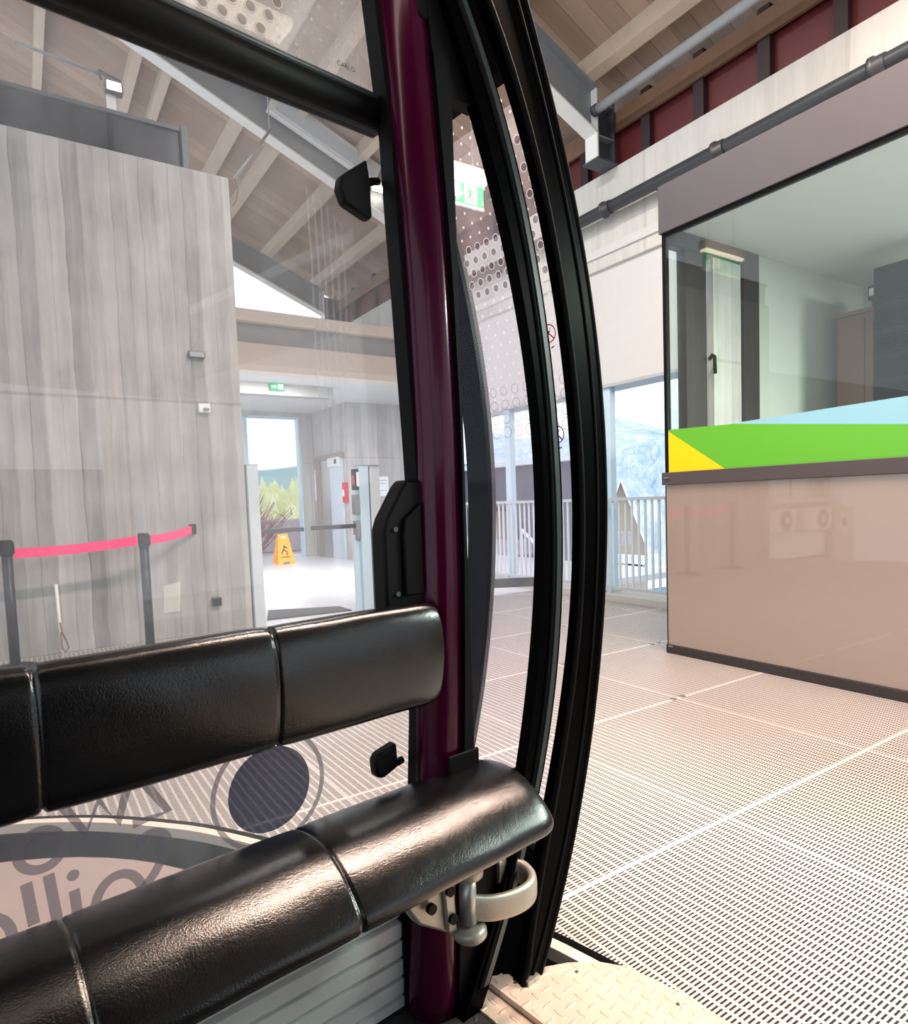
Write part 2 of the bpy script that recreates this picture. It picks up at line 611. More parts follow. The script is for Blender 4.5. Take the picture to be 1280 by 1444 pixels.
fl = struct(plat(.055, -.05, 0, 'floor', 'grating'), 'steel grating platform floor of the station', 'floor')
struct(plat(.03, -.28, -.05, 'floor_slab', 'channel'))
for u in (1.83, 2.744, 3.658):
    for v in (2.176, 3.09, 4.004):
        if u > 3.4 and v < 2.9: continue
        for s in (-.035, .035):
            bx('grating_clip', 'steel', (u + s - .012, v - .014, .0), (u + s + .012, v + .014, .006), fl)
m = MB()
e0, e1 = offs(edge, 0), offs(edge, .03)
rings = [[(a[0], a[1], -.03), (b[0], b[1], -.03), (b[0], b[1], .002), (a[0], a[1], .002)] for a, b in zip(e0, e1)]
m.loft(rings, True, True, smooth=False)
struct(m.build('trim_1', 'beige_trim', None, 'C'), 'steel rail along the platform edge', 'trim')
# channel floor below the cabin
m = MB()
m.box((-6, -6, -.75), (1.6, 3.6, -.6))
struct(m.build('floor_channel', 'channel', None, 'C'))

# floor of the hall beyond the gates
m = MB()
m.prism([(1.0, 5.83), (7.5, 5.83), (7.5, 14.4), (1.0, 14.4)], -.08, .0)
struct(m.build('floor_hall', 'hall_floor', None, 'S'), 'smooth pale floor of the ticket hall', 'floor')

# concrete wall behind the rear window
m = MB()
m.box((-2.6, 5.84, 0), (1.645, 6.25, 3.84), .008)
struct(m.build('wall_left', 'concrete', None, 'S', loc=(0, 5.84, 0)), 'board-marked grey concrete wall', 'wall')

# dark cladding beam on top of that wall
t = thing('cladding_beam', 'dark navy steel band lying along the top of the concrete wall', 'beam', 'S', (-.5, 6.05, 3.842))
bx('web', 'navy', (-2.6, 5.90, 3.842), (1.285, 6.2, 4.17), t, bev=.006)
bx('end_plate', 'dark_steel', (1.29, 5.86, 3.842), (1.345, 6.24, 4.18), t, bev=.004)
bx('joint_strip', 'black_plastic', (.76, 5.885, 3.845), (.80, 5.90, 4.165), t)
bx('top_rib', 'dark_steel', (-2.6, 5.88, 4.14), (1.285, 5.90, 4.17), t)

# floodlight on a conduit above it
t = thing('floodlight', 'small square floodlight with wire guard above the concrete wall', 'lamp', 'S', (.82, 6.05, 4.17))
m = MB(); m.cyl((.2, 6.05, 4.56), (.86, 6.05, 4.50), .012); m.build('conduit', 'frame_grey', t)
m = MB()
m.tube([(.75, 6.02, 4.45), (.74, 6.02, 4.52), (.89, 6.02, 4.48), (.90, 6.02, 4.41)], .008, 8); m.build('bracket', 'dark_steel', t)
m = MB(); m.box((.77, 5.98, 4.36), (.90, 6.06, 4.45), .01); m.build('lamp_body', 'dark_steel', t)
bx('lens', 'lamp', (.785, 5.972, 4.375), (.885, 5.98, 4.435), t)
bx('stem', 'white_paint', (.785, 6.03, 4.17), (.85, 6.07, 4.36), t)

# small fittings of the concrete wall
def wallbox(name, mat, u, z, w, h, d, label, cat, extra=None):
    t = thing(name, label, cat, 'S', (u, 5.84, z - h / 2))
    bx('body', mat, (u - w / 2, 5.838 - d, z - h / 2), (u + w / 2, 5.838, z + h / 2), t, bev=.006)
    if extra:
        extra(t, u, z, w, h, d)
    return t


wallbox('junction_box', 'dark_steel', 1.295, 2.33, .13, .055, .05, 'flat dark rectangular box high on the concrete wall', 'box',
        lambda t, u, z, w, h, d: bx('cover', 'frame_grey', (u - w / 2 + .01, 5.834 - d, z - h / 2 + .008), (u + w / 2 - .01, 5.838 - d, z + h / 2 - .008), t))


def sensor_bits(t, u, z, w, h, d):
    m = MB(); m.lathe([(.0, -.012), (.02, -.01), (.026, 0), (.02, .01), (0, .012)], (u + .01, 5.83 - d, z - .01)); m.build('lens', 'frame_grey', t)


wallbox('sensor', 'white_paint', 1.33, 1.895, .09, .075, .05, 'small white sensor on the concrete wall', 'sensor', sensor_bits)


def sock(t, u, z, w, h, d):
    bx('flap', 'black_plastic', (u - .035, 5.832 - d, z - .035), (u + .035, 5.838 - d, z + .03), t, bev=.003)


wallbox('socket', 'dark_steel', 1.34, .27, .075, .075, .045, 'dark power socket low on the concrete wall', 'socket', sock)
wallbox('belt_receiver', 'black_plastic', 1.185, .895, .045, .085, .05, 'black wall clip holding the end of the pink belt', 'clip')
m = MB(); m.prism([(.925, .22), (1.05, .22), (1.065, .467), (.935, .44)], 5.836, 5.8385, 'y')
tag(m.build('paper_sheet', 'concrete_light', None, 'S'), 'faint pale sheet stuck low on the concrete wall', 'sheet')
# white rod with a wire loop
t = thing('grab_rod', 'thin white rod with a hanging wire loop by the concrete wall', 'rod', 'S', (.192, 5.62, 0))
m = MB(); m.cyl((.196, 5.62, 0), (.186, 5.62, .55), .011); m.build('rod', 'white_paint', t)
m = MB(); m.tube([(.193, 5.61, .27), (.20, 5.61, .2), (.225, 5.61, .13), (.236, 5.61, .08), (.215, 5.61, .05), (.196, 5.61, .08), (.193, 5.61, .2)], .006, 8); m.build('wire_loop', 'cable', t)

# belt posts
def stanchion(u, v, label):
    t = thing('belt_post', label, 'post', 'S', (u, v, 0), 'pink belt barrier posts')
    m = MB(); m.lathe([(.0, 0), (.17, 0), (.17, .012), (.12, .03), (.03, .036), (.0, .036)], (u, v, 0)); m.build('base', 'black_plastic', t)
    m = MB(); m.lathe([(0, .03), (.032, .03), (.032, .79), (0, .79)], (u, v, 0)); m.build('post', 'navy', t)
    m = MB(); m.lathe([(0, .785), (.036, .785), (.038, .80), (.038, .885), (.034, .893), (0, .893)], (u, v, 0)); m.build('head', 'black_plastic', t)
    bx('belt_slot', 'black_rubber', (u + .034, v - .012, .80), (u + .046, v + .012, .875), t)
    return t


def belt(t, p, q, sag):
    m = MB()
    p, q = Vector(p), Vector(q)
    n = 12
    A, B = [], []
    for i in range(n + 1):
        s = i / n
        c = p.lerp(q, s) - Vector((0, 0, sag * 4 * s * (1 - s)))
        A.append(c)
    rings = [[c + Vector((0, -.0015, -.033)), c + Vector((0, .0015, -.033)), c + Vector((0, .0015, .033)), c + Vector((0, -.0015, .033))] for c in A]
    m.loft(rings, True, True, smooth=False)
    m.build('belt', 'pink', t)


t1 = stanchion(.757, 5.45, 'dark belt post with pink belts on both sides, nearer the hall opening')
belt(t1, (.80, 5.45, .842), (1.17, 5.785, .892), .012)
t2 = stanchion(-.09, 5.45, 'dark belt post at the left edge, start of the long pink belt')
belt(t2, (-.05, 5.45, .80), (.722, 5.45, .842), .014)
t3 = stanchion(-1.05, 5.45, 'dark belt post farthest left, mirrored faintly in the booth panel')
belt(t3, (-1.01, 5.45, .82), (-.128, 5.45, .80), .02)

# ---------------------------------------------------------------- roof
def ztop(u): return 4.886 + .42 * (4.646 - u)
def zbot(u): return 4.439 + .42 * (4.753 - u)


def frame(v, label, ul=-2.55):
    t = thing('roof_frame', label, 'steel frame', 'S', (4.85, v, 4.21), 'sloping steel roof frames')
    ur = 4.72
    for nm, w, h0, h1, mat in (('web', .012, .02, None, 'frame_grey'), ('bottom_flange', .16, -.02, .0, 'white_paint'), ('top_flange', .16, None, None, 'frame_grey')):
        m = MB()
        rings = []
        for u in (ul, ur):
            if nm == 'web': a, b = zbot(u) + .0, ztop(u) - .018
            elif nm == 'bottom_flange': a, b = zbot(u) - .018, zbot(u)
            else: a, b = ztop(u) - .018, ztop(u)
            rings.append([(u, v - w / 2, a), (u, v + w / 2, a), (u, v + w / 2, b), (u, v - w / 2, b)])
        m.loft(rings, True, True, smooth=False)
        m.build(nm, mat, t)
    c = MB()
    c.box((4.70, v - .08, 4.21), (4.715, v + .08, ztop(4.7)))
    c.build('front_flange', 'white_paint', t)
    c = MB(); c.box((4.715, v - .006, 4.21), (4.92, v + .006, ztop(4.92) - .02)); c.build('column_web', 'dark_steel', t)
    c = MB(); c.box((4.92, v - .08, 4.21), (4.935, v + .08, ztop(4.9))); c.build('back_flange', 'dark_steel', t)
    for z in (4.42, 4.72):
        c = MB(); c.box((4.716, v - .078, z), (4.918, v + .078, z + .012)); c.build('stiffener', 'frame_grey', t)
    bx('base_plate', 'dark_steel', (4.68, v - .1, 4.2), (4.945, v + .1, 4.215), t)
    return t


frame(4.63, 'steel roof frame on the wall above the booth, seen through the open door')
frame(7.75, 'steel roof frame crossing the rear window, with the white light on it')
frame(11.3, 'far steel roof frame above the bright gable opening')
frame(1.45, 'steel roof frame nearest the camera, above the booth roof')
frame(-1.7, 'steel roof frame behind the camera over the entry side')

# plank roof with purlins
ce = MB()
rings = []
for u in (-2.6, 5.5):
    z = ztop(u) + .16
    rings.append([(u, -9.3, z), (u, 11.7, z), (u, 11.7, z + .05), (u, -9.3, z + .05)])
ce.loft(rings, True, True, smooth=False)
ceil = struct(ce.build('ceiling', 'planks', None, 'S'), 'sloping timber plank roof of the station', 'ceiling')
for u in [4.62, 3.75, 3.0, 2.55, 1.75, 1.45, .55, -.4, -1.4, -2.4]:
    m = MB()
    rings = []
    for v in (-9.2, 11.6):
        rings.append([(u - .045, v, ztop(u - .045) + .002), (u + .045, v, ztop(u + .045) + .002), (u + .045, v, ztop(u + .045) + .159), (u - .045, v, ztop(u - .045) + .159)])
    m.loft(rings, True, True, smooth=False)
    m.build('purlin', 'wood_beam', ceil)

# ---------------------------------------------------------------- right wall
m = MB()
m.box((4.95, -9.3, 3.30), (5.3, 11.9, 4.2), .006)
struct(m.build('wall_right', 'concrete_light', None, 'S', loc=(4.95, 0, 3.3)), 'pale concrete upstand above the platform', 'wall')
m = MB()
m.box((4.93, 2.95, 3.42), (4.95, 8.45, 3.50)); m.box((4.985, 2.95, 2.17), (5.25, 8.45, 3.30))
struct(m.build('wall_right_panel', 'plaster', None, 'S'), 'white wall panel over the railing opening', 'wall')
m = MB(); m.box((4.975, 2.95, 2.14), (5.26, 8.45, 2.17)); struct(m.build('trim_2', 'galv', None, 'S'))
m = MB()
m.prism([(-2.6, 3.0), (5.3, 3.0), (5.3, ztop(5.3) + .15), (-2.6, ztop(-2.6) + .15)], -9.3, -9.0, 'y')
struct(m.build('wall_front_blocker', 'concrete', None, 'S'), 'unseen gable wall added behind the camera to dim sky reflections', 'wall')  # unseen wall added to keep bright sky out of the glass reflections
# red cladding between dark mullions
vs_ = [-3.2, -2.4, -1.6, -.8, .25, 1.35, 2.475, 3.05, 3.64, 4.21, 5.0, 5.8, 6.6, 7.4, 8.2, 9.0, 9.8, 10.6, 11.4]
rp = thing('red_cladding', 'dark red cladding boards under the roof, on the pale concrete', 'cladding', 'S', (5.05, 4, 4.2))
for a, b in zip(vs_[:-1], vs_[1:]):
    bx('red_board', 'red_panel', (5.03, a + .001, 4.201), (5.06, b - .001, 4.75), rp)
for v in vs_:
    bx('mullion', 'mullion_dark', (4.965, v - .05, 4.201), (5.029, v + .05, 4.75), rp)
bx('head_board', 'wood_dark', (4.955, -4.9, 4.52), (4.985, 11.6, 4.70), rp)
t = thing('steel_tube', 'round galvanised tube running under the eaves above the red boards', 'tube', 'S', (4.66, 2, 4.60))
m = MB(); m.cyl((4.66, -4.8, 4.615), (4.66, 4.52, 4.615), .04, 14); m.build('tube', 'galv', t)
m = MB(); m.cyl((4.66, 4.5, 4.615), (4.66, 4.55, 4.615), .05, 14); m.build('end_cap', 'dark_steel', t)

# grey drain pipe with couplings
t = thing('drain_pipe', 'dark grey drain pipe with couplings along the concrete over the booth', 'pipe', 'S', (4.8, 2, 3.7))
m = MB(); m.cyl((4.82, -4.5, 3.78), (4.82, 7.0, 3.78), .055, 18); m.build('pipe', 'pipe_grey', t)
for v in (4.60, 3.38, 2.2, 1.0, 5.9):
    m = MB(); m.tube([(4.82, v - .09, 3.78), (4.82, v - .02, 3.78), (4.82, v - .018, 3.78), (4.82, v + .01, 3.78)], [.062, .064, .075, .075], 18); m.build('coupling', 'pipe_grey', t)
for v in (.3, 4.0, 6.4):
    bx('pipe_clip', 'dark_steel', (4.86, v - .015, 3.74), (4.95, v + .015, 3.82), t)

# ---------------------------------------------------------------- operator booth
B = thing('operator_booth', 'taupe glass-fronted operator booth on the platform', 'booth', 'S', (4.2, 1, 0))
V1 = -2.2
bx('plinth', 'window_dark', (3.495, V1, 0), (3.6, 2.86, .057), B, bev=.004)
bx('lower_panel', 'booth_panel', (3.507, V1, .058), (3.54, 2.848, 1.107), B)
bx('sill', 'sill_brown', (3.488, V1, 1.108), (3.60, 2.87, 1.188), B, bev=.004)
bx('sill_clip', 'steel', (3.48, 2.81, 1.15), (3.488, 2.845, 1.158), B)
bx('plinth_clip', 'steel', (3.487, 2.80, .045), (3.495, 2.835, .052), B)
g = bx('front_glass', 'booth_glass', (3.506, V1, 1.189), (3.514, 2.828, 2.70), B)
for nm, mat, pts in (('yellow_film', 'film_yellow', [(2.822, 1.452), (2.822, 1.187), (2.41, 1.187)]),
                     ('green_film', 'film_green', [(2.822, 1.462), (2.36, 1.447), (1.432, 1.339), (.2, 1.187), (2.41, 1.187), (2.822, 1.453)]),
                     ('blue_film', 'film_blue', [(2.465, 1.4475), (1.433, 1.472), (-.6, 1.52), (-.6, 1.191), (.2, 1.191), (1.432, 1.3392), (2.36, 1.4472)])):
    m = MB(); m.prism(pts, 3.5025, 3.5055, 'x')
    f = m.build(nm, mat, g)
bx('panel_edge', 'black_plastic', (3.506, 2.8485, .058), (3.54, 2.856, 1.107), B)
bx('corner_post', 'black_plastic', (3.503, 2.829, 1.189), (3.54, 2.852, 2.70), B)
bx('head_frame', 'black_plastic', (3.503, V1, 2.675), (3.53, 2.828, 2.699), B)
bx('fascia', 'fascia', (3.49, V1, 2.70), (3.52, 2.868, 2.995), B, bev=.003)
bx('roof', 'fascia', (3.521, V1, 2.80), (4.94, 2.868, 2.99), B)
bx('ceiling_board', 'plaster', (3.521, V1, 2.72), (6.0, 2.80, 2.76), B)
bx('back_wall', 'taupe_wall', (6.0, V1, 0), (6.06, 2.86, 2.76), B)
bx('side_wall', 'taupe_wall', (4.46, 2.80, 0), (6.0, 2.86, 2.72), B)
bx('side_panel', 'taupe_wall', (3.541, 2.80, .058), (4.46, 2.85, 1.188), B)
bx('booth_floor', 'sill_brown', (3.55, V1, .0), (6.0, 2.79, .03), B)
sw = bx('side_window', 'clear_glass', (3.545, 2.835, 1.19), (3.95, 2.841, 2.62), B)
bx('window_post', 'window_dark', (3.655, 2.79, 1.19), (3.865, 2.86, 2.62), sw)
bx('window_post', 'concrete_hall', (3.955, 2.80, 1.19), (4.265, 2.86, 2.62), sw)
bx('window_post', 'window_dark', (4.268, 2.78, 1.19), (4.455, 2.86, 2.62), sw)
bx('window_head', 'window_dark', (3.545, 2.78, 2.62), (4.455, 2.86, 2.715), sw)
m = MB(); m.tube([(3.86, 2.77, 1.93), (3.875, 2.755, 1.96), (3.90, 2.755, 1.955), (3.905, 2.755, 1.84)], .012, 8); m.build('window_handle', 'black_plastic', sw)
# things inside the booth
t = thing('wooden_cabinet', 'brown wooden cabinet at the back of the booth', 'cabinet', 'S', (5.65, 2.55, .03))
bx('body', 'cabinet_wood', (5.45, 2.32, .03), (5.95, 2.74, 2.38), t, bev=.004)
bx('side_door', 'cabinet_wood', (5.435, 2.335, .1), (5.449, 2.52, 2.34), t)
bx('side_door', 'cabinet_wood', (5.435, 2.53, .1), (5.449, 2.725, 2.34), t)
bx('top_board', 'cabinet_wood', (5.43, 2.30, 2.38), (5.96, 2.76, 2.41), t)
for v in (2.505, 2.545):
    bx('handle', 'steel', (5.42, v - .006, 1.4), (5.434, v + .006, 1.55), t)
t = thing('control_rack', 'tall black equipment rack in the booth beside the wooden cabinet', 'rack', 'S', (5.1, 2.13, .03))
bx('frame', 'black_plastic', (4.98, 1.98, .03), (5.4, 2.26, 2.55), t, bev=.006)
for z in (1.45, 1.62, 1.79, 1.96, 2.13, 2.3):
    bx('front_unit', 'black_gloss', (4.965, 2.0, z), (4.98, 2.24, z + .13), t)
t = thing('spot_camera', 'small black camera above the wooden cabinet in the booth', 'camera', 'S', (5.5, 2.47, 2.41))
bx('housing', 'black_plastic', (5.44, 2.42, 2.46), (5.6, 2.51, 2.57), t, bev=.01)
bx('foot', 'black_plastic', (5.47, 2.43, 2.411), (5.56, 2.49, 2.46), t)
bx('screen', 'paper', (5.432, 2.435, 2.49), (5.44, 2.495, 2.545), t)
t = thing('control_desk', 'dark grey desk behind the coloured film of the booth glass', 'desk', 'S', (4.0, .8, .03))
bx('worktop', 'grey_trim', (3.75, -1.9, .78), (4.35, 2.2, .82), t, bev=.004)
for v in (-1.7, 0.2, 2.1):
    bx('leg_panel', 'dark_steel', (3.8, v - .02, .03), (4.3, v + .02, .78), t)

# hanging exit sign with lamp
t = thing('exit_sign', 'lit green exit sign hanging beside the booth, seen through the door glass', 'sign', 'S', (2.2, 3.31, 2.80))
bx('housing', 'white_paint', (1.96, 3.29, 2.955), (2.46, 3.36, 3.03), t, bev=.008)
bx('light_tube', 'lamp', (1.97, 3.285, 2.935), (2.45, 3.345, 2.954), t)
bx('edge_strip', 'white_paint', (1.97, 3.318, 2.795), (2.45, 3.332, 2.81), t)
pn = bx('sign_panel', 'sign_green', (1.97, 3.32, 2.81), (2.45, 3.33, 2.935), t)
m = MB(); Y_ = 3.3185
m.prism([(2.31, 2.82), (2.40, 2.82), (2.40, 2.925), (2.31, 2.925)], Y_ - .0005, Y_, 'y'); m.build('white_field', 'sign_white', pn)
m = MB()
m.prism(arc((2.345, 2.91), .008, .008, 0, 330, 12), Y_ - .002, Y_ - .001, 'y')
for st_, w_ in (([(2.348, 2.90), (2.352, 2.868)], .016), ([(2.35, 2.896), (2.332, 2.886), (2.328, 2.872)], .007), ([(2.35, 2.896), (2.366, 2.886), (2.374, 2.894)], .007), ([(2.352, 2.868), (2.342, 2.85), (2.326, 2.845)], .009), ([(2.352, 2.868), (2.364, 2.852), (2.362, 2.828)], .009)):
    m.stroke([(a, Y_ - .0015, b) for a, b in st_], w_, (0, 1, 0))
m.build('running_figure', 'exit_green', pn)
m = MB(); m.prism([(2.24, 2.925), (2.28, 2.925), (2.28, 2.875), (2.305, 2.875), (2.26, 2.825), (2.215, 2.875), (2.24, 2.875)], Y_ - .0005, Y_, 'y'); m.build('arrow', 'sign_white', pn)
for u in (2.05, 2.38):
    m = MB(); m.cyl((u, 3.325, 3.03), (u, 3.325, ztop(u) + .15), .005, 8); m.build('hanger', 'steel', t)

# light on the rafter seen beside the latch, and linear luminaire
t = thing('rafter_lamp', 'small bright lamp on the roof frame beside the window latch', 'lamp', 'S', (4.02, 7.6, 5.0))
bx('housing', 'white_paint', (3.9, 7.56, 5.0), (4.16, 7.66, 5.05), t, bev=.006)
bx('lens', 'lamp_small', (3.92, 7.555, 4.97), (4.14, 7.65, 4.999), t)
bx('arm', 'dark_steel', (4.0, 7.661, 5.0), (4.04, 7.742, 5.04), t)
t = thing('linear_light', 'long white light fitting on the roof frame in the rear window', 'lamp', 'S', (3.2, 7.6, 5.2))
m = MB()
for p, q, nm, mt in (((2.66, 5.66), (3.98, 5.14), 'housing', 'white_paint'),):
    d = Vector((q[0] - p[0], q[1] - p[1])).normalized(); nn = Vector((-d.y, d.x))
    def qd(a, b, h): return [tuple(Vector(a) - nn * h), tuple(Vector(b) - nn * h), tuple(Vector(b) + nn * h), tuple(Vector(a) + nn * h)]
    m.prism(qd(p, q, .13), 7.58, 7.66, 'y', bev=.006); m.build('housing', 'white_paint', t)
    m = MB(); m.prism(qd((2.72, 5.62), (3.92, 5.15), .08), 7.565, 7.579, 'y'); m.build('diffuser', 'post_white', t)
    for s in (.2, .8):
        c = Vector(p).lerp(Vector(q), s)
        bx('bracket', 'dark_steel', (c.x - .02, 7.66, c.y - .02), (c.x + .02, 7.742, c.y + .02), t)
t = thing('hanging_rod', 'thin bright rod hanging beyond the concrete wall corner', 'rod', 'S', (2.05, 7.0, 4.35))
m = MB(); m.cyl((2.03, 7.0, 4.40), (2.44, 7.0, 5.0), .014, 8); m.build('rod', 'steel', t)
m = MB(); m.cyl((2.42, 7.0, 4.98), (2.42, 7.0, ztop(2.42) + .15), .006, 8); m.build('hanger', 'steel', t)
m = MB(); m.tube([(2.03, 7.0, 4.40), (2.06, 7.0, 4.3), (2.04, 7.0, 4.2), (2.0, 7.0, 4.12)], .006, 8); m.build('cable', 'cable', t)

# ---------------------------------------------------------------- railing at the open side
R = thing('railing', 'grey balustrade of thin upright bars along the open side', 'railing', 'S', (4.9, 6, .07))
bx('top_rail', 'galv', (4.875, 2.95, 1.0), (4.925, 8.4, 1.03), R)
bx('bottom_rail', 'galv', (4.89, 2.95, .12), (4.91, 8.4, .145), R)
v = 3.0
while v < 8.35:
    bx('bar', 'post_white', (4.894, v - .012, .145), (4.906, v + .012, 1.0), R)
    v += .082
for v in (3.0, 4.7, 6.4, 8.1):
    bx('foot', 'galv', (4.885, v - .03, .07), (4.915, v + .03, .12), R)
bx('curb', 'curb', (4.842, 2.9, -.05), (5.3, 8.45, .07), None, bev=.01)['kind'] = 'structure'
struct(bpy.data.objects['curb'], 'low concrete curb under the railing', 'curb')
for v, lab in ((4.80, 'slim pale steel post holding the white wall panel, nearest the booth'), (6.45, 'slim steel post behind the door glass, holding the white wall panel')):
    t = thing('opening_post', lab, 'post', 'S', (5.03, v, .07), 'posts of the railing opening')
    bx('post', 'post_blue', (5.0, v - .05, .071), (5.08, v + .05, 2.14), t, bev=.004)
    bx('foot_plate', 'galv', (4.97, v - .08, .0705), (5.1, v + .08, .085), t)
# black belt barrier low behind the door glass
t = thing('belt_barrier', 'dark low barrier strap on two posts behind the door glass', 'barrier', 'S', (4.4, 5.7, 0))
m = MB(); m.prism([(4.05, 5.91), (4.82, 5.50), (4.82, 5.52), (4.05, 5.93)], .085, .185); m.build('strap', 'strap', t)
for u, v in ((4.05, 5.945), (4.80, 5.545)):
    m = MB(); m.cyl((u, v, 0), (u, v, .2), .014); m.build('post', 'dark_steel', t)

# ---------------------------------------------------------------- hall beyond the gates
m = MB(); m.box((1.2, 8.72, 2.98), (7.6, 13.6, 3.42)); struct(m.build('ceiling_hall', 'plaster', None, 'S'), 'flat ceiling slab of the ticket hall', 'ceiling')
m = MB(); m.box((1.2, 8.55, 3.42), (7.6, 13.6, 3.57), .006); struct(m.build('trim_3', 'beige_trim', None, 'S'), 'pale top edge of the hall roof slab', 'trim')
m = MB(); m.box((1.2, 8.66, 3.16), (7.6, 8.72, 3.42)); struct(m.build('trim_4', 'grey_trim', None, 'S'))
m = MB(); m.prism([(8.60, 3.16), (8.72, 3.16), (8.72, 2.79), (8.50, 2.79), (8.50, 2.87)], 1.2, 7.6, 'x'); struct(m.build('trim_5', 'beige_trim', None, 'S'), 'pinkish lower lip of the hall roof slab', 'trim')
m = MB(); m.box((1.2, 10.25, 2.80), (4.38, 10.45, 2.98)); struct(m.build('trim_6', 'lift_steel', None, 'S'))
m = MB()
m.box((4.92, 13.3, 0), (5.17, 13.6, 2.98)); m.box((1.2, 13.3, 0), (2.4, 13.6, 2.98)); m.box((2.4, 13.3, 2.90), (4.92, 13.6, 2.98))
struct(m.build('wall_back', 'concrete_hall', None, 'S'))
w = MB(); w.box((3.76, 13.33, 0), (3.84, 13.5, 2.90)); w.box((2.4, 13.33, 2.86), (4.92, 13.5, 2.90)); w.box((4.88, 13.33, 0), (4.92, 13.5, 2.86))
wo = struct(w.build('window_1', 'post_blue', None, 'S'), 'tall opening at the back of the hall with a slim post', 'window')
m = MB(); m.box((5.18, 11.6, 0), (7.5, 13.6, 2.98)); struct(m.build('wall_lift', 'concrete_hall', None, 'S', loc=(5.18, 11.6, 0)), 'concrete lift core in the hall', 'wall')
D = thing('door_1', 'steel lift door in the concrete core of the hall', 'door', 'S', (5.17, 12.2, 0)); D['kind'] = 'structure'
bx('door_frame', 'brown_trim', (5.12, 12.88, 0), (5.178, 13.08, 1.98), D)
bx('door_leaf', 'lift_steel', (5.15, 12.36, 0), (5.178, 12.88, 1.96), D)
bx('door_leaf', 'post_white', (5.13, 11.80, 0), (5.178, 12.355, 1.96), D)
bx('head', 'brown_trim', (5.12, 11.72, 1.96), (5.178, 13.08, 2.06), D)
dp = bx('floor_display', 'white_paint', (5.10, 11.85, 1.80), (5.128, 12.4, 1.98), D, bev=.004)
bx('digit', 'dark_steel', (5.095, 11.95, 1.85), (5.10, 12.05, 1.94), dp)
for (va, vb, za, zb, lab) in ((13.2, 13.5, 1.18, 1.79, 'tall white notice on the side wall beyond the lift door'),):
    t = thing('wall_notice', lab, 'notice', 'S', (5.16, 13.25, za))
    bx('sheet', 'paper', (5.165, 13.12, za), (5.178, 13.28, zb), t)
    bx('border', 'post_white', (5.170, 13.10, za - .02), (5.179, 13.30, zb + .02), t)
t = thing('wall_notice', 'square white notice on the lift wall right of the ticket reader', 'notice', 'S', (5.89, 11.59, 1.2))
bx('sheet', 'paper', (5.76, 11.588, 1.2), (6.02, 11.597, 1.58), t)
for z, w_ in ((1.5, .2), (1.44, .16), (1.3, .18)):
    bx('printed_line', 'grey_trim', (5.79, 11.586, z), (5.79 + w_, 11.588, z + .012), t)
t = thing('fire_call_point', 'red emergency box on the lift wall between lift door and gate post', 'box', 'S', (5.2, 11.65, 1.1))
bx('body', 'red', (5.10, 11.615, 1.1), (5.178, 11.72, 1.48), t, bev=.006)
bx('plate', 'paper', (5.09, 11.635, 1.22), (5.099, 11.70, 1.34), t)
t = thing('exit_sign', 'small green exit sign under the hall ceiling beam', 'sign', 'S', (3.44, 10.2, 2.85))
sp_ = bx('panel', 'sign_green', (3.33, 10.2, 2.86), (3.55, 10.225, 2.975), t)
m = MB(); m.prism([(3.35, 2.91), (3.40, 2.91), (3.40, 2.89), (3.43, 2.92), (3.40, 2.95), (3.40, 2.93), (3.35, 2.93)], 10.197, 10.1995, 'y'); m.build('arrow', 'sign_white', sp_)
bx('white_field', 'sign_white', (3.45, 10.197, 2.88), (3.53, 10.1995, 2.96), sp_)

# ticket gate posts and arms
t = thing('gate_post', 'slim grey gate post standing against the end of the concrete wall', 'post', 'S', (1.70, 5.86, 0), 'ticket gate posts')
bx('column', 'post_white', (1.652, 5.80, 0), (1.745, 5.93, 1.425), t, bev=.004)
bx('cap', 'steel', (1.650, 5.798, 1.425), (1.747, 5.932, 1.432), t)
bx('barrier_arm', 'dark_steel', (1.746, 5.84, .825), (2.15, 5.875, .862), t, bev=.004)
t = thing('gate_post', 'pale blue and grey gate post with ticket reader in the hall opening', 'post', 'S', (2.8, 5.86, 0), 'ticket gate posts')
bx('column', 'post_blue', (2.70, 5.80, 0), (2.80, 5.93, 1.42), t, bev=.004)
bx('column', 'post_white', (2.818, 5.81, 0), (2.925, 5.93, 1.42), t, bev=.004)
bx('joint', 'dark_steel', (2.80, 5.815, 0), (2.818, 5.92, 1.415), t)
bx('cap', 'steel', (2.695, 5.795, 1.42), (2.93, 5.935, 1.428), t)
bx('side_glass', 'post_blue', (2.64, 5.85, .02), (2.699, 5.87, .76), t)
rd = bx('reader', 'black_plastic', (2.655, 5.80, 1.19), (2.699, 5.88, 1.39), t, bev=.006)
bx('screen', 'paper', (2.672, 5.797, 1.225), (2.699, 5.80, 1.36), rd)
bx('red_rim', 'red', (2.650, 5.805, 1.24), (2.655, 5.87, 1.33), rd)
bx('card_slot', 'frame_grey', (2.645, 5.80, .955), (2.699, 5.88, 1.15), t, bev=.01)
bx('hinge_block', 'frame_grey', (2.66, 5.81, .72), (2.699, 5.90, .90), t, bev=.006)
bx('barrier_arm', 'dark_steel', (2.225, 5.84, .828), (2.66, 5.875, .868), t, bev=.004)
bx('barrier_arm', 'dark_steel', (2.926, 5.84, .90), (3.4, 5.875, .94), t, bev=.004)
m = MB(); m.prism([(1.85, 6.12), (2.03, 6.66), (2.67, 6.36), (2.67, 6.04)], .0005, .012)
tag(m.build('door_mat', 'mat_dark', None, 'S'), 'dark grey floor mat just inside the hall opening', 'mat')

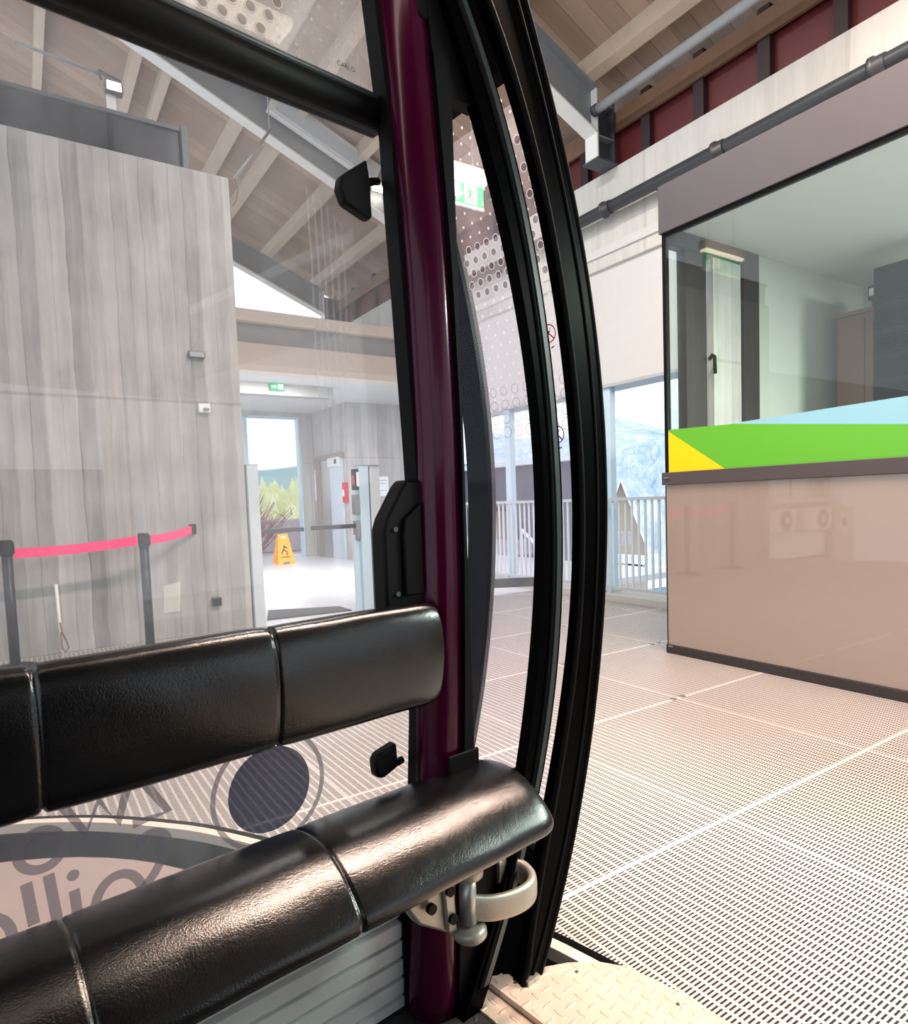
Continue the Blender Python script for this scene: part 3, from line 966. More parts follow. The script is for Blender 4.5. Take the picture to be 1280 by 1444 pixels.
# wet floor sign
t = thing('wet_floor_sign', 'yellow wet floor sign standing in the hall', 'sign', 'S', (4.05, 12.1, 0))
for s, nm in ((-1, 'front_panel'), (1, 'back_panel')):
    m = MB()
    def wp(a, z): return (4.03 + a * .84, 12.1 + s * (.16 - .14 * z / .63), z * .88)
    out = [(-.19, 0), (-.19, .05), (-.105, .63), (.105, .63), (.19, .05), (.19, 0), (.09, 0), (.075, .045), (-.075, .045), (-.09, 0)]
    top = [(-.05, .54), (.05, .54), (.05, .595), (-.05, .595)]
    a = [wp(*p) for p in out]; b = [(p[0], p[1] + .012, p[2]) for p in a]
    m.loft([a, b], True, True, smooth=False)
    pm = m.build(nm, 'yellow', t)
    if s < 0:
        m = MB()
        for pts in ([(-.0, .40), (-.03, .30)], [(-.03, .30), (-.09, .22)], [(-.03, .30), (.05, .25), (.03, .18)], [(-.02, .37), (.06, .33)]):
            m.stroke([(wp(x, z)[0], wp(x, z)[1] - .004, wp(x, z)[2]) for x, z in pts], .022, (0, 1, 0))
        m.stroke([(wp(x, .15)[0], wp(x, .15)[1] - .004, wp(x, .15)[2]) for x in (-.1, .1)], .016, (0, 1, 0))
        m.build('slipping_figure', 'print_black', pm)
        m = MB(); m.prism([(3.99, .475), (4.07, .475), (4.07, .515), (3.99, .515)], 12.1 - .047, 12.1 - .043, 'y'); m.build('grip_hole', 'paper', pm)

# =================================================================== CABIN
def pz_c(z):                                  # axis of the slightly bowed corner pillar
    return float(np.interp(z, [0, .2, .40, .62, .9, 1.18, 1.48, 1.61, 1.83, 2.0, 2.2], [.787, .801, .816, .831, .843, .847, .839, .832, .816, .800, .78]))


JR = [-0.03534, 0.13967, -0.14796, -0.26743, 0.60526, 0.85122]
JL = [0.02462, -0.12798, -0.02531, 0.36309, 0.85022]
OR = [0.01946, -0.11104, 0.22691, -0.43398, 0.57329, 0.9931]
OL = [-0.09694, 0.52664, -1.07271, 0.75176, 0.11692, 0.95213]
def Xj(z): return float(np.polyval(JR, z))
def Xjl(z): return min(float(np.polyval(JL, z)), Xj(z) - .05)
def Xo(z): return float(np.polyval(OR, z))
def Xol(z): return min(float(np.polyval(OL, z)), Xo(z) - .06)
ZS = [i * .05 for i in range(0, 44)]

G = thing('gondola_cabin', 'maroon and black gondola cabin with large rear window', 'gondola cabin', 'C', (0, 0, -.06))
m = MB(); m.tube([(pz_c(z), 1.06, z) for z in [0] + ZS[1:]], .054, 24); m.build('pillar', 'maroon', G)
# floor, sill and step plate
bx('floor_panel', 'floor_tread', (-.95, -1.1, -.06), (.845, 1.16, 0), G, 'C')
bx('door_sill', 'plate_tread', (.847, -1.1, -.06), (.899, 1.05, .004), G, 'C')
m = MB()
pts = [(.901, 1.03), (.96, .99), (1.019, .960), (1.068, .932), (1.117, .891), (1.148, .84), (1.163, .765), (1.166, .70), (1.166, .63), (1.166, -1.0), (.901, -1.0)]
m.prism(pts, .004, .018)
sp_ = m.build('step_plate', 'plate_tread', G)
for p in ((1.06, .90), (1.135, .70), (.94, .97), (1.135, .40)):
    m = MB(); m.lathe([(0, .0181), (.004, .0181), (.003, .020), (0, .020)], (p[0], p[1], 0), 10); m.build('rivet', 'dark_steel', sp_)
# lower rear panel of ribbed aluminium
m = MB()
prof = []
for z0, z1 in ((.0, .028), (.028, .068), (.068, .108), (.108, .148), (.148, .188)):
    prof += [(1.112, z0 + .001), (1.112, z0 + .004), (1.094, z0 + .006), (1.092, z1 - .001)]
prof += [(1.112, .189), (1.112, .192), (1.100, .195), (1.088, .215), (1.086, .27), (1.098, .31), (1.10, .42)]
ring = lambda X: [(X, y, z) for y, z in prof] + [(X, 1.135, .42), (X, 1.135, 0)]
m.loft([ring(-.9), ring(.738)], True, True, smooth=False)
m.build('rear_lower_panel', 'ribbed_alu', G)
bx('panel_edge', 'black_rubber', (.738, 1.085, .0), (.752, 1.13, .42), G, 'C')
# rear window: pane, stiles, transom
gl = bx('rear_window', 'cabin_glass', (-.9, 1.126, .42), (.83, 1.131, 1.785), G, 'C')
gu = MB(); gu.box((-.9, 1.126, 1.83), (.83, 1.131, 2.12))
axx, azz = (1, 0, 0), (0, 0, 1)
for j in range(8):
    for i in range(50):
        X = -.86 + i * .0335 + (.0168 if j % 2 else 0); z = 1.885 + j * .029
        if X > .58 + .02 * math.sin(j):
            if X < .745:
                gu.ring((X, 1.1245, z), 0, .0028, axx, azz, 8, 1)
            continue
        gu.ring((X, 1.1245, z), .0088, .0108, axx, azz, 18, 1)
        gu.ring((X - .001, 1.1247, z), 0, .0086, axx, azz, 14, 2)
gu_ = gu.build('upper_pane', ['upper_glass', 'ring_light', 'dot_brown'], G, recalc=False)
m = MB(); m.text('CARLO', .0125, (.717, 1.1235, 1.886), (1, 0, 0), (0, 0, 1)); m.build('maker_mark', 'print_black', gu_)
m = MB()
m.tube([(-.9, 1.10, 1.792), (-.3, 1.10, 1.80), (.3, 1.10, 1.803), (.78, 1.10, 1.80)], [.030] * 4, 14)
m.box((-.9, 1.105, 1.775), (.78, 1.135, 1.84), .006)
tr_ = m.build('transom', 'black_plastic', G)
m = MB(); m.tube([(-.9, 1.078, 1.818), (.3, 1.078, 1.825), (.77, 1.078, 1.82)], .006, 8); m.build('seal_lip', 'grey_rubber', tr_)
m = MB()
rings = []
for z in [.40] + ZS[9:]:
    c = pz_c(z)
    xe = float(np.interp(z, [.4, .531, .625, 1.078, 1.177, 1.345, 1.482, 1.616, 1.761, 1.844, 1.996, 2.15], [.762, .771, .778, .791, .788, .780, .774, .767, .762, .752, .735, .717]))
    rings.append([(xe, 1.05, z), (c - .02, 1.05, z), (c - .02, 1.09, z), (xe, 1.09, z)])
m.loft(rings, True, True, smooth=False)
m.build('window_stile', 'black_rubber', G)
# decals on the inside of the pane
def P(a, b): return (a, 1.1248, b)
def lerp2(p, q, t): return (p[0] + (q[0] - p[0]) * t, p[1] + (q[1] - p[1]) * t)
m = MB()
m.ring(P(.488, .540), .100, .109, axx, azz, 40)
rg = m.build('ring_emblem', 'decal_grey', gl)
m = MB(); m.ring(P(.488, .540), 0, .078, axx, azz, 40); m.build('disc_emblem', 'decal_blue', gl)
m = MB()
m.ring(P(.134, .562), .0215, .0355, axx, azz, 28)
m.stroke([P(.163, .622), P(.193, .566), P(.213, .612), P(.237, .566), P(.259, .634)], .0145, (0, 1, 0))
m.stroke([P(.268, .636), P(.312, .560), P(.258, .556)], .0145, (0, 1, 0))
m.stroke([P(.262, .520)] + [P(*p) for p in arc((.285, .508), .0235, .0245, 150, -40, 12)] + [P(.285, .465), P(.26, .44)], .0145, (0, 1, 0))
m.stroke([P(.113, .53 - .01), P(.119, .455)], .0150, (0, 1, 0))
m.stroke([P(.141, .522), P(.148, .445)], .0150, (0, 1, 0))
m.ring(P(.172, .508), 0, .0085, axx, azz, 16)
m.stroke([P(.172, .485), P(.175, .43)], .0145, (0, 1, 0))
m.stroke([P(*p) for p in arc((.232, .440), .034, .044, 200, -20, 18)], .0145, (0, 1, 0))
m.stroke([P(*p) for p in arc((.060, .45), .032, .04, 160, -20, 14)], .0145, (0, 1, 0))
m.build('window_lettering', 'decal_grey', gl)
m = MB()
for i in range(6):
    X = .62 + i * .014
    m.stroke([(X, 1.1246, 1.64 - .01 * i), (X + .004, 1.1246, 1.5), (X + .003, 1.1246, 1.36), (X + .01, 1.1246, 1.15 + .03 * i)], .0045, (0, 1, 0))
for i in range(14):
    X = .36 + random.uniform(-.04, .1); z = 1.42 + random.uniform(-.12, .1); a = random.uniform(1.2, 1.9); L = random.uniform(.02, .07)
    m.stroke([(X, 1.1246, z), (X + L * math.cos(a), 1.1246, z + L * math.sin(a))], .0012, (0, 1, 0))
m.build('scratch_marks', 'smear', gl)
# latch plates on the rear window
def latch(pts, nm='window_latch'):
    m = MB(); m.prism(pts, 1.075, 1.10, 'y', bev=.006)
    return m.build(nm, 'black_plastic', G)


la = latch([(.724, 1.70), (.665, 1.652), (.660, 1.63), (.671, 1.605), (.722, 1.588), (.731, 1.592), (.728, 1.65)])
m = MB(); m.tube([(.725, 1.095, 1.66), (.745, 1.10, 1.672), (.765, 1.105, 1.68)], .008, 8); m.build('latch_arm', 'black_plastic', la)
lb = latch([(.735, .572), (.690, .560), (.681, .548), (.684, .515), (.70, .508), (.737, .522)])
m = MB(); m.tube([(.72, 1.095, .53), (.745, 1.10, .52), (.765, 1.105, .52)], .008, 8); m.build('latch_arm', 'black_plastic', lb)
# black bracket box on the pillar above the backrest
m = MB(); m.prism([(.704, .80), (.704, 1.0), (.712, 1.022), (.752, 1.083), (.764, 1.095), (.80, 1.095), (.80, .80)], 1.045, 1.09, 'y', bev=.006)
bk = m.build('pillar_bracket', 'black_plastic', G)
m = MB(); m.prism([(.744, .87), (.744, .99), (.75, 1.02), (.79, 1.05), (.79, .87)], 1.036, 1.0445, 'y', bev=.003); m.build('cover', 'black_rubber', bk)
for z in (.875, 1.0):
    m = MB(); m.cyl((.73, 1.041, z), (.73, 1.045, z), .005, 10); m.build('screw', 'dark_steel', bk)
# quarter panel beside the pillar: frame, pane, curved jamb with rubber seal
m = MB()
def strip(xa, xb, ya, yb, zs, mi=0):
    m.loft([[(xa(z), ya, z), (xb(z), ya, z), (xb(z), yb, z), (xa(z), yb, z)] for z in zs], True, True, smooth=False, mi=mi)
zlow, zhi = [z for z in ZS if z <= .451], [1.83, 1.86, 1.9, 1.95, 2.0, 2.05, 2.1, 2.14]
strip(lambda z: pz_c(z) + .02, lambda z: Xjl(z) + .02, 1.0, 1.03, zlow)
strip(lambda z: pz_c(z) + .02, lambda z: max(Xjl(z) + .02, pz_c(z) + .06), 1.0, 1.03, zhi)
strip(lambda z: pz_c(z) + .02, lambda z: .872, .998, 1.03, ZS[8:39])
q = m.build('quarter_panel', 'black_rubber', G)
m = MB()
zz = [z for z in ZS if .44 < z < 1.86]
m.loft([[(.86, 1.015, z), (Xjl(z) + .015, 1.015, z)] for z in zz], False, False, smooth=False)
for a in range(14):
    for b in range(44):
        z = 1.30 + b * .0145
        X = pz_c(z) + .06 + a * .029 + (.0145 if b % 2 else 0)
        if X < Xj(z) - .062 and z < 1.83 and random.random() < .0:
            m.ring((X, 1.013, z), 0, .004, axx, azz, 8, 1)
m.build('quarter_pane', ['quarter_glass', 'dot_dark'], G, recalc=False)
m = MB(); strip(Xjl, Xj, .98, 1.01, ZS[0:43]); jb = m.build('door_jamb', 'black_gloss', G)
bx('pillar_boot', 'black_rubber', (.80, .992, .46), (.88, .999, .545), G, 'C', bev=.003)
m = MB(); strip(lambda z: Xj(z) - .026, lambda z: Xj(z) - .012, .974, .98, ZS[1:43]); m.tube([(Xj(z) - .034, .979, z) for z in ZS[1:43]], .004, 8, 1); m.build('rubber_seal', ['grey_rubber', 'black_rubber'], jb)
# roof and door header
bx('roof_panel', 'black_plastic', (-1.0, -1.2, 2.16), (.79, 1.2, 2.22), G, 'C')
bx('added_glow_strip', 'lamp', (-.75, .76, 2.14), (.77, .83, 2.159), G, 'C')  # glowing strip added to carry the warm seat highlight, no known lamp
m = MB(); m.box((.80, 1.001, 1.95), (.93, 1.06, 2.15), .01); m.build('header', 'black_rubber', G)
# far left corner of the cabin
m = MB(); m.cyl((-.92, 1.06, 0), (-.92, 1.06, 2.15), .054, 20); m.build('pillar', 'maroon', G)
bx('far_lower_panel', 'black_plastic', (-.9, -1.13, 0), (.75, -1.105, 1.25), G, 'C')
bx('side_lower_panel', 'galv', (-.94, -1.1, 0), (-.915, 1.0, .55), G, 'C')
for x in (-.92, .80):
    m = MB(); m.cyl((x, -1.06, 0), (x, -1.06, 2.15), .054, 20); m.build('pillar', 'maroon', G)

# rounded cover plate behind the cabin, seen low through the rear window
t = thing('end_plate', 'rounded beige steel plate behind the cabin, low through the window', 'plate', 'C', (-.3, 1.6, -.05))
m = MB()
pts = [p for p in arc((-.3, 1.6), .955, .955, -20, 200, 40)]
m.prism(pts, -.03, .0); m.build('plate', 'plate_shadow', t)
m = MB(); m.tube([(p[0], p[1], -.015) for p in pts], .014, 8); m.build('rim', 'brown_trim', t)
m = MB(); m.cyl((-.3, 1.6, -.6), (-.3, 1.6, -.03), .12); m.build('support', 'dark_steel', t)

# ---------------------------------------------------------------- sliding door leaf
D = thing('sliding_door', 'black curved sliding door leaf, slid open outside the cabin', 'door', 'C', (1.1, 1.15, 0))
m = MB()
ZD = [z for z in ZS if z <= 2.11]
strip(Xol, Xo, .95, .98, ZD)
st_ = m.build('leading_stile', 'black_gloss', D)
m = MB()
m.tube([(Xo(z) - .036, .949, z) for z in ZD], .0035, 8)
m.tube([(Xo(z) - .004, .952, z) for z in ZD], .006, 8)
m.tube([(Xol(z) + .004, .952, z) for z in ZD], .006, 8)
m.build('rubber_seal', 'black_rubber', st_)
m = MB(); strip(lambda z: Xo(z) - .05, lambda z: Xo(z) - .022, 1.302, 1.385, ZD); m.build('trailing_stile', 'stile_dark', D)
m = MB(); strip(lambda z: Xo(z) - .055, lambda z: Xo(z) - .018, .979, 1.30, [z for z in ZS if 1.929 < z < 2.11]); m.build('header', 'black_gloss', D)
m = MB(); strip(lambda z: Xo(z) - .055, lambda z: Xo(z) - .018, .979, 1.30, [z for z in ZS if z < .26]); m.build('lower_panel', 'black_gloss', D)
m = MB()
zz = [z for z in ZS if .249 < z < 1.931]
def xl(z): return Xo(z) - .036
m.loft([[(xl(z), .976, z), (xl(z), 1.305, z)] for z in zz], False, False, smooth=True)
for b in range(26):                                            # printed dot pattern
    z = 1.915 - b * .0262
    for a in range(10):
        y = .990 + a * .0325 + (.0162 if b % 2 else 0)
        if y > 1.295: continue
        big = (1.555 < z < 1.70) or (1.555 < z < 1.86 and y < 1.05)
        r0 = .0085 if big else .0034
        sl = (xl(z + .02) - xl(z - .02)) / .04
        ay = Vector((sl, 0, 1)).normalized()
        m.ring((xl(z) - .0010, y, z), 0, r0, (0, 1, 0), ay, 14, 1 if big else 2)
        if big: m.ring((xl(z) - .0016, y, z), r0 * .98, r0 * 1.2, (0, 1, 0), ay, 14, 2)
for z, rr in ((1.33, .012), (1.295, .013), (1.26, .014), (1.225, .015)):
    for a in range(7):
        y = 1.03 + a * .04
        sl = (xl(z + .02) - xl(z - .02)) / .04
        ay = Vector((sl, 0, 1)).normalized()
        m.ring((xl(z) - .0012, y, z), rr * .88, rr, (0, 1, 0), ay, 20, 3)
pane = m.build('pane', ['door_glass', 'dot_dark', 'dot_light', 'decal_grey'], D, recalc=False)


def sticker(y, z, mat, nm):
    sl = (xl(z + .02) - xl(z - .02)) / .04
    ay = Vector((sl, 0, 1)).normalized(); ax = Vector((0, -1, 0))
    o = Vector((xl(z) - .003, y, z))
    m = MB()
    m.ring(o, .0185, .0215, ax, ay, 28)
    nrm = ax.cross(ay)
    m.stroke([o + ax * -.0135 + ay * .0135, o + ax * .0135 - ay * .0135], .0035, nrm)
    m.build(nm, mat, pane)
    m = MB()
    m.stroke([o + ax * -.008 + ay * .002, o + ax * .004 + ay * .004], .004, nrm)
    m.stroke([o + ax * .004 + ay * .006, o + ax * .006 + ay * .012], .002, nrm)
    m.stroke([o + ax * -.012 - ay * .032, o + ax * -.004 - ay * .030], .004, nrm)
    m.stroke([o + ax * .002 - ay * .034, o + ax * .011 - ay * .031], .003, nrm)
    m.build('sticker_print', 'print_black', pane)


sticker(1.056, 1.437, 'sticker_red', 'no_smoking_sticker')
sticker(1.060, 1.202, 'sticker_purple', 'no_entry_sticker')
m = MB(); m.box((.93, .945, -.02), (1.0, 1.02, .012), .004); m.box((.95, .94, -.012), (.985, .95, .03)); m.build('bottom_guide', 'steel', D)

# ---------------------------------------------------------------- bench
Bn = thing('bench', 'black leather bench with backrest under the rear window', 'bench', 'C', (0, .95, .2))


def cushion(prof, x0, x1, seams, name, depth, endr=.03):
    """sweep a rounded profile along X; it dips at the seams and rounds at the ends"""
    cy = sum(p[0] for p in prof) / len(prof); cz = sum(p[1] for p in prof) / len(prof)
    xs = []
    x = x0
    N = 260
    xs = [x0 + (x1 - x0) * i / N for i in range(N + 1)]
    for s in seams: xs += [s - .006, s - .003, s, s + .003, s + .006]
    xs += [x1 - endr * t for t in (.02, .06, .12, .2, .35, .5, .7)]
    xs = sorted(set(round(v, 5) for v in xs))
    rings = []
    for x in xs:
        k = 1.0
        for s in seams:
            k -= depth * math.exp(-((x - s) / .0032) ** 2) + depth * .3 * math.exp(-((x - s) / .022) ** 2)
        e = min(1.0, max(0.0, (x1 - x) / endr))
        ke = math.sqrt(max(0.0, 1 - (1 - e) ** 2))
        ke = .86 + .14 * ke
        rings.append([(x, cy + (y - cy) * k * ke + .0004 * math.sin(x * 37 + z * 50), cz + (z - cz) * k * ke + .0004 * math.sin(x * 23 + y * 30)) for y, z in prof])
    m = MB(); m.loft(rings, True, True)
    return m.build(name, 'leather', Bn)


def closed(pts, n=6):
    P_ = [Vector(p) for p in pts]
    out = []
    L = len(P_)
    for i in range(L):
        p0, p1, p2, p3 = P_[(i - 1) % L], P_[i], P_[(i + 1) % L], P_[(i + 2) % L]
        for j in range(n):
            t = j / n
            out.append(tuple(.5 * ((2 * p1) + (-p0 + p2) * t + (2 * p0 - 5 * p1 + 4 * p2 - p3) * t * t + (-p0 + 3 * p1 - 3 * p2 + p3) * t ** 3)))
    return out


seat_prof = closed([(1.055, .485), (1.0, .508), (.935, .508), (.884, .488), (.844, .458), (.822, .428), (.836, .405), (.90, .398), (1.0, .40), (1.05, .42)])
seat = cushion(seat_prof, -.90, .925, (-.56, -.21, .14, .49), 'seat_cushion', .035, .04)
back_prof = closed([(1.0, .662), (.985, .70), (.978, .76), (.982, .82), (.995, .850), (1.015, .858), (1.032, .85), (1.038, .80), (1.036, .70), (1.025, .66)])
back = cushion(back_prof, -.90, .79, (-.56, -.21, .125, .45), 'backrest', .06, .05)
for X in (-.5, .1, .6):
    m = MB(); m.box((X - .03, 1.035, .70), (X + .03, 1.125, .76), .005); m.build('back_support', 'black_plastic', Bn)
m = MB(); m.box((-.9, .95, .36), (.80, 1.0, .40), .004); m.build('seat_frame', 'dark_steel', Bn)
# cast hinge under the seat at the door end
m = MB()
m.prism([(.655, .375), (.77, .345), (.775, .225), (.755, .222), (.685, .27), (.66, .31)], .955, .985, 'y', bev=.006)
hb = m.build('hinge_plate', 'cast_alu', Bn)
m = MB(); m.prism([(.735, .36), (.762, .35), (.768, .226), (.745, .232)], .945, .956, 'y', bev=.004); m.build('hinge_flange', 'cast_alu', hb)
for X, z in ((.75, .315), (.755, .258), (.705, .30)):
    m = MB(); m.cyl((X, .938, z), (X, .948, z), .010, 12); m.build('bolt', 'black_plastic', hb)
m = MB()
m.lathe([(0, .325), (.0175, .325), (.0175, .234), (0, .234)], (.795, .945, 0), 20)
hbar = m.build('hinge_barrel', 'steel', Bn)
m = MB(); m.lathe([(0, .40), (.012, .40), (.016, .37), (.026, .35), (.032, .342), (.032, .328), (.026, .3255), (0, .3255)], (.795, .945, 0), 24); m.build('top_collar', 'cast_alu', hbar)
m = MB(); m.lathe([(0, .228), (.026, .228), (.033, .222), (.034, .21), (.028, .203), (0, .202)], (.795, .942, 0), 24); m.build('bottom_cup', 'cast_alu', hbar)
m = MB()
pth = [(.80, .94, .262), (.84, .925, .25), (.89, .915, .243), (.935, .915, .243), (.965, .935, .245), (.972, .97, .25), (.955, .995, .255), (.925, 1.0, .258)]
pp = catmull(pth, 5)
rings = []
for i, p in enumerate(pp):
    p = Vector(p); d = (Vector(pp[min(i + 1, len(pp) - 1)]) - Vector(pp[max(i - 1, 0)])).normalized()
    s = Vector((d.y, -d.x, 0)).normalized()
    ring_ = []
    for a in range(16):
        t_ = 2 * PI * a / 16
        ca, sa = math.cos(t_), math.sin(t_)
        ring_.append(p + s * .010 * math.copysign(abs(ca) ** .6, ca) + Vector((0, 0, .026 * math.copysign(abs(sa) ** .6, sa))))
    rings.append(ring_)
m.loft(rings, True, True)
m.build('hinge_arm', 'cast_alu', Bn)

# =================================================================== OUTSIDE
def grid(name, mat, fn, nu, nv, label, cat):
    m = MB()
    V = [[m.bm.verts.new(fn(i / nu, j / nv)) for j in range(nv + 1)] for i in range(nu + 1)]
    for i in range(nu):
        for j in range(nv):
            f = m.bm.faces.new((V[i][j], V[i + 1][j], V[i + 1][j + 1], V[i][j + 1])); f.smooth = True
    # underside so that the ground has depth
    o = m.build(name, mat, None, 'S', loc=(0, 0, 0))
    return struct(o, label, cat)


from mathutils import noise as mn
def fbm(x, y, s): return mn.fractal(Vector((x * s, y * s, 3.1)), 1.0, 2.0, 6)
def polar(b, d):                       # bearing (degrees from +v towards +u) and distance in station axes
    b = math.radians(b)
    return d * math.sin(b), d * math.cos(b)


def slope(b0, b1, d0, d1, zf, rough, sc_):
    def fn(a, t):
        d = d0 + (d1 - d0) * t
        u, v = polar(b0 + (b1 - b0) * a, d)
        return (u, v, zf(a, t) + rough * t * fbm(u, v, sc_))
    return fn


# ground terrace outside the railing and beyond the hall
m = MB(); m.box((5.4, -8, -1.7), (60, 11.5, -1.4)); struct(m.build('ground', 'asphalt', None, 'S'), 'pale ground outside the railing', 'ground')
m = MB(); m.box((-20, 14.4, -.5), (16, 30, -.1)); struct(m.build('ground_back', 'stone', None, 'S'), 'ground behind the hall', 'ground')
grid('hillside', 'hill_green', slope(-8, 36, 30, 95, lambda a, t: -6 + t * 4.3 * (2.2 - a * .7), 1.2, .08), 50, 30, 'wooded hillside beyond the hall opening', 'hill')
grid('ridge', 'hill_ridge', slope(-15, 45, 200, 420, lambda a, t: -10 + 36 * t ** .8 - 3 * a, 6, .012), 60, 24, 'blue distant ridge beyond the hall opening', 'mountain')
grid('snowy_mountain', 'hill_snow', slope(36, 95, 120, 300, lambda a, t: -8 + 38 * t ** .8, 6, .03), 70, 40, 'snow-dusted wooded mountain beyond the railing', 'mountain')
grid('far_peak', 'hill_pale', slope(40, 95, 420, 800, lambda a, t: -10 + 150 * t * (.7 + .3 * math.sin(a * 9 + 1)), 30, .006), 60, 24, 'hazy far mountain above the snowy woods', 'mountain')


def crown(m, c, r, h, rnd, mi=0):
    n = 7
    rings = []
    for k_, rr in ((0, .55), (.2, 1.0), (.5, .75), (.8, .38), (1.0, .04)):
        rings.append([(c[0] + r * rr * rnd.uniform(.75, 1.2) * math.cos(2 * PI * j / n), c[1] + r * rr * rnd.uniform(.75, 1.2) * math.sin(2 * PI * j / n), c[2] + h * k_ + rnd.uniform(-.06, .06) * h) for j in range(n)])
    m.loft(rings, True, True, mi, smooth=False)


rnd = random.Random(3)
m = MB()
for i in range(700):
    t = rnd.random() ** .7; a = rnd.random()
    d = 30 + 65 * t
    u, v = polar(-6 + 36 * a, d)
    z = -6 + t * 4.3 * (2.2 - a * .7) + rnd.uniform(-.5, .3)
    crown(m, (u, v, z), rnd.uniform(.7, 1.3), rnd.uniform(2.2, 4.2), rnd)
tag(m.build('autumn_trees', 'leaf_gold', None, 'S'), 'yellow-green autumn trees covering the hillside beyond the hall', 'trees', kind='stuff')
m = MB()
for i in range(900):
    t = rnd.random(); a = rnd.random()
    d = 90 + 180 * t
    u, v = polar(38 + 40 * a, d)
    z = -8 + 30 * max(0, (d - 120) / 180) ** .8 + rnd.uniform(-1, 1)
    crown(m, (u, v, z), rnd.uniform(1.5, 2.6), rnd.uniform(5, 9), rnd)
tag(m.build('frosted_trees', 'leaf_frost', None, 'S'), 'pale frosted trees on the mountainside beyond the railing', 'trees', kind='stuff')
# bush behind the hall opening
t = thing('shrub', 'reddish leafless shrub outside the hall opening', 'shrub', 'S', (3.9, 15.4, -.1))
m = MB()
for i in range(190):
    b = rnd.uniform(0, 2 * PI); tilt = rnd.uniform(.1, .9)
    x0 = Vector((3.9 + rnd.uniform(-.6, .6), 15.4 + rnd.uniform(-.3, .3), -.1))
    dr = Vector((math.cos(b) * math.sin(tilt), math.sin(b) * math.sin(tilt), math.cos(tilt)))
    L = rnd.uniform(.8, 1.6)
    mid = x0 + dr * L * .5 + Vector((rnd.uniform(-.05, .05), rnd.uniform(-.05, .05), .05))
    m.tube([x0, mid, x0 + dr * L + Vector((0, 0, .1))], [.018, .013, .006], 5)
    for q_ in range(3):
        p_ = x0 + dr * L * rnd.uniform(.4, .95)
        m.tube([p_, p_ + Vector((rnd.uniform(-.25, .25), rnd.uniform(-.25, .25), rnd.uniform(.05, .3)))], [.009, .004], 4)
m.build('twigs', 'twig', t)
m = MB(); m.cyl((3.9, 15.4, -.1), (3.9, 15.4, .25), .07, 10); m.build('stump', 'bark', t)
m = MB()
m.box((-2, 16.6, -.1), (8, 17.0, .75), .05)
tag(m.build('stone_wall', 'stone', None, 'S'), 'low rough stone wall behind the reddish shrub', 'wall')

# chalet and shed outside the railing
def house(name, label, u, v, w, dp, h, rh, rot, wallm, roofm, z0):
    t = thing(name, label, 'house', 'S', (u, v, z0))
    R_ = Matrix.Translation((u, v, z0)) @ Matrix.Rotation(math.radians(rot), 4, 'Z')
    def pts(lst): return [R_ @ Vector(p) for p in lst]
    m = MB()
    m.loft([pts([(-w / 2, y, 0), (w / 2, y, 0), (w / 2, y, h), (0, y, h + rh), (-w / 2, y, h)]) for y in (-dp / 2, dp / 2)], True, True, smooth=False)
    m.build('walls', wallm, t)
    for s, nm in ((-1, 'roof_slope'), (1, 'roof_slope')):
        m = MB()
        m.loft([pts([(0, y, h + rh + .05), (s * (w / 2 + .5), y, h - .5 * rh / (w / 2) + .05), (s * (w / 2 + .5), y, h - .5 * rh / (w / 2) + .3), (0, y, h + rh + .3)]) for y in (-dp / 2 - .5, dp / 2 + .5)], True, True, smooth=False)
        m.build(nm, roofm, t)
    for x in (-w / 4, w / 4):
        m = MB(); b = [Vector((x - .4, -dp / 2 - .02, h * .4)), Vector((x + .4, -dp / 2 - .02, h * .4)), Vector((x + .4, -dp / 2 - .02, h * .75)), Vector((x - .4, -dp / 2 - .02, h * .75))]
        m.loft([[R_ @ p for p in b], [R_ @ (p + Vector((0, .05, 0))) for p in b]], True, True, smooth=False)
        m.build('window', 'window_dark', t)
    return t


def bear(px_b, d):
    return polar(px_b, d)


house('chalet', 'steep-gabled chalet rising behind the railing', 28.05, 25.88, 2.4, 6, 2.3, 3.4, -48, 'chalet_wall', 'snow', -4.0)
t = thing('station_shed', 'long grey shed with white roof edge behind the door glass', 'shed', 'S', (12.5, 16, -1.4))
bx('walls', 'shed', (12.0, 12.6, -1.4), (12.9, 24, 2.0), t)
bx('roof', 'snow', (11.7, 12.3, 2.0), (13.1, 24.3, 2.14), t)
bx('awning', 'grey_trim', (11.2, 15.3, .85), (12.0, 16.9, .93), t)
bx('gable', 'chalet_wall', (11.96, 15.6, -.3), (12.0, 16.2, .7), t)
m = MB(); m.box((18.0, 6, -1.4), (18.4, 50, -1.12)); tag(m.build('snow_bank', 'snow', None, 'S'), 'white low wall on the ground beyond the railing', 'wall')
t = thing('stair_rail', 'white sloping stair handrail outside behind the door glass', 'railing', 'S', (7.5, 9, -1.4))
m = MB()
m.cyl((7.4, 9.2, .5), (7.4, 7.6, -.55), .03); m.cyl((7.4, 9.2, -.3), (7.4, 7.6, -1.35), .03)
m.build('handrail', 'snow', t)
for i in range(9):
    s = i / 8; m = MB(); m.cyl((7.4, 9.2 - 1.6 * s, -1.4), (7.4, 9.2 - 1.6 * s, .5 - 1.05 * s), .015, 6); m.build('baluster', 'snow', t)

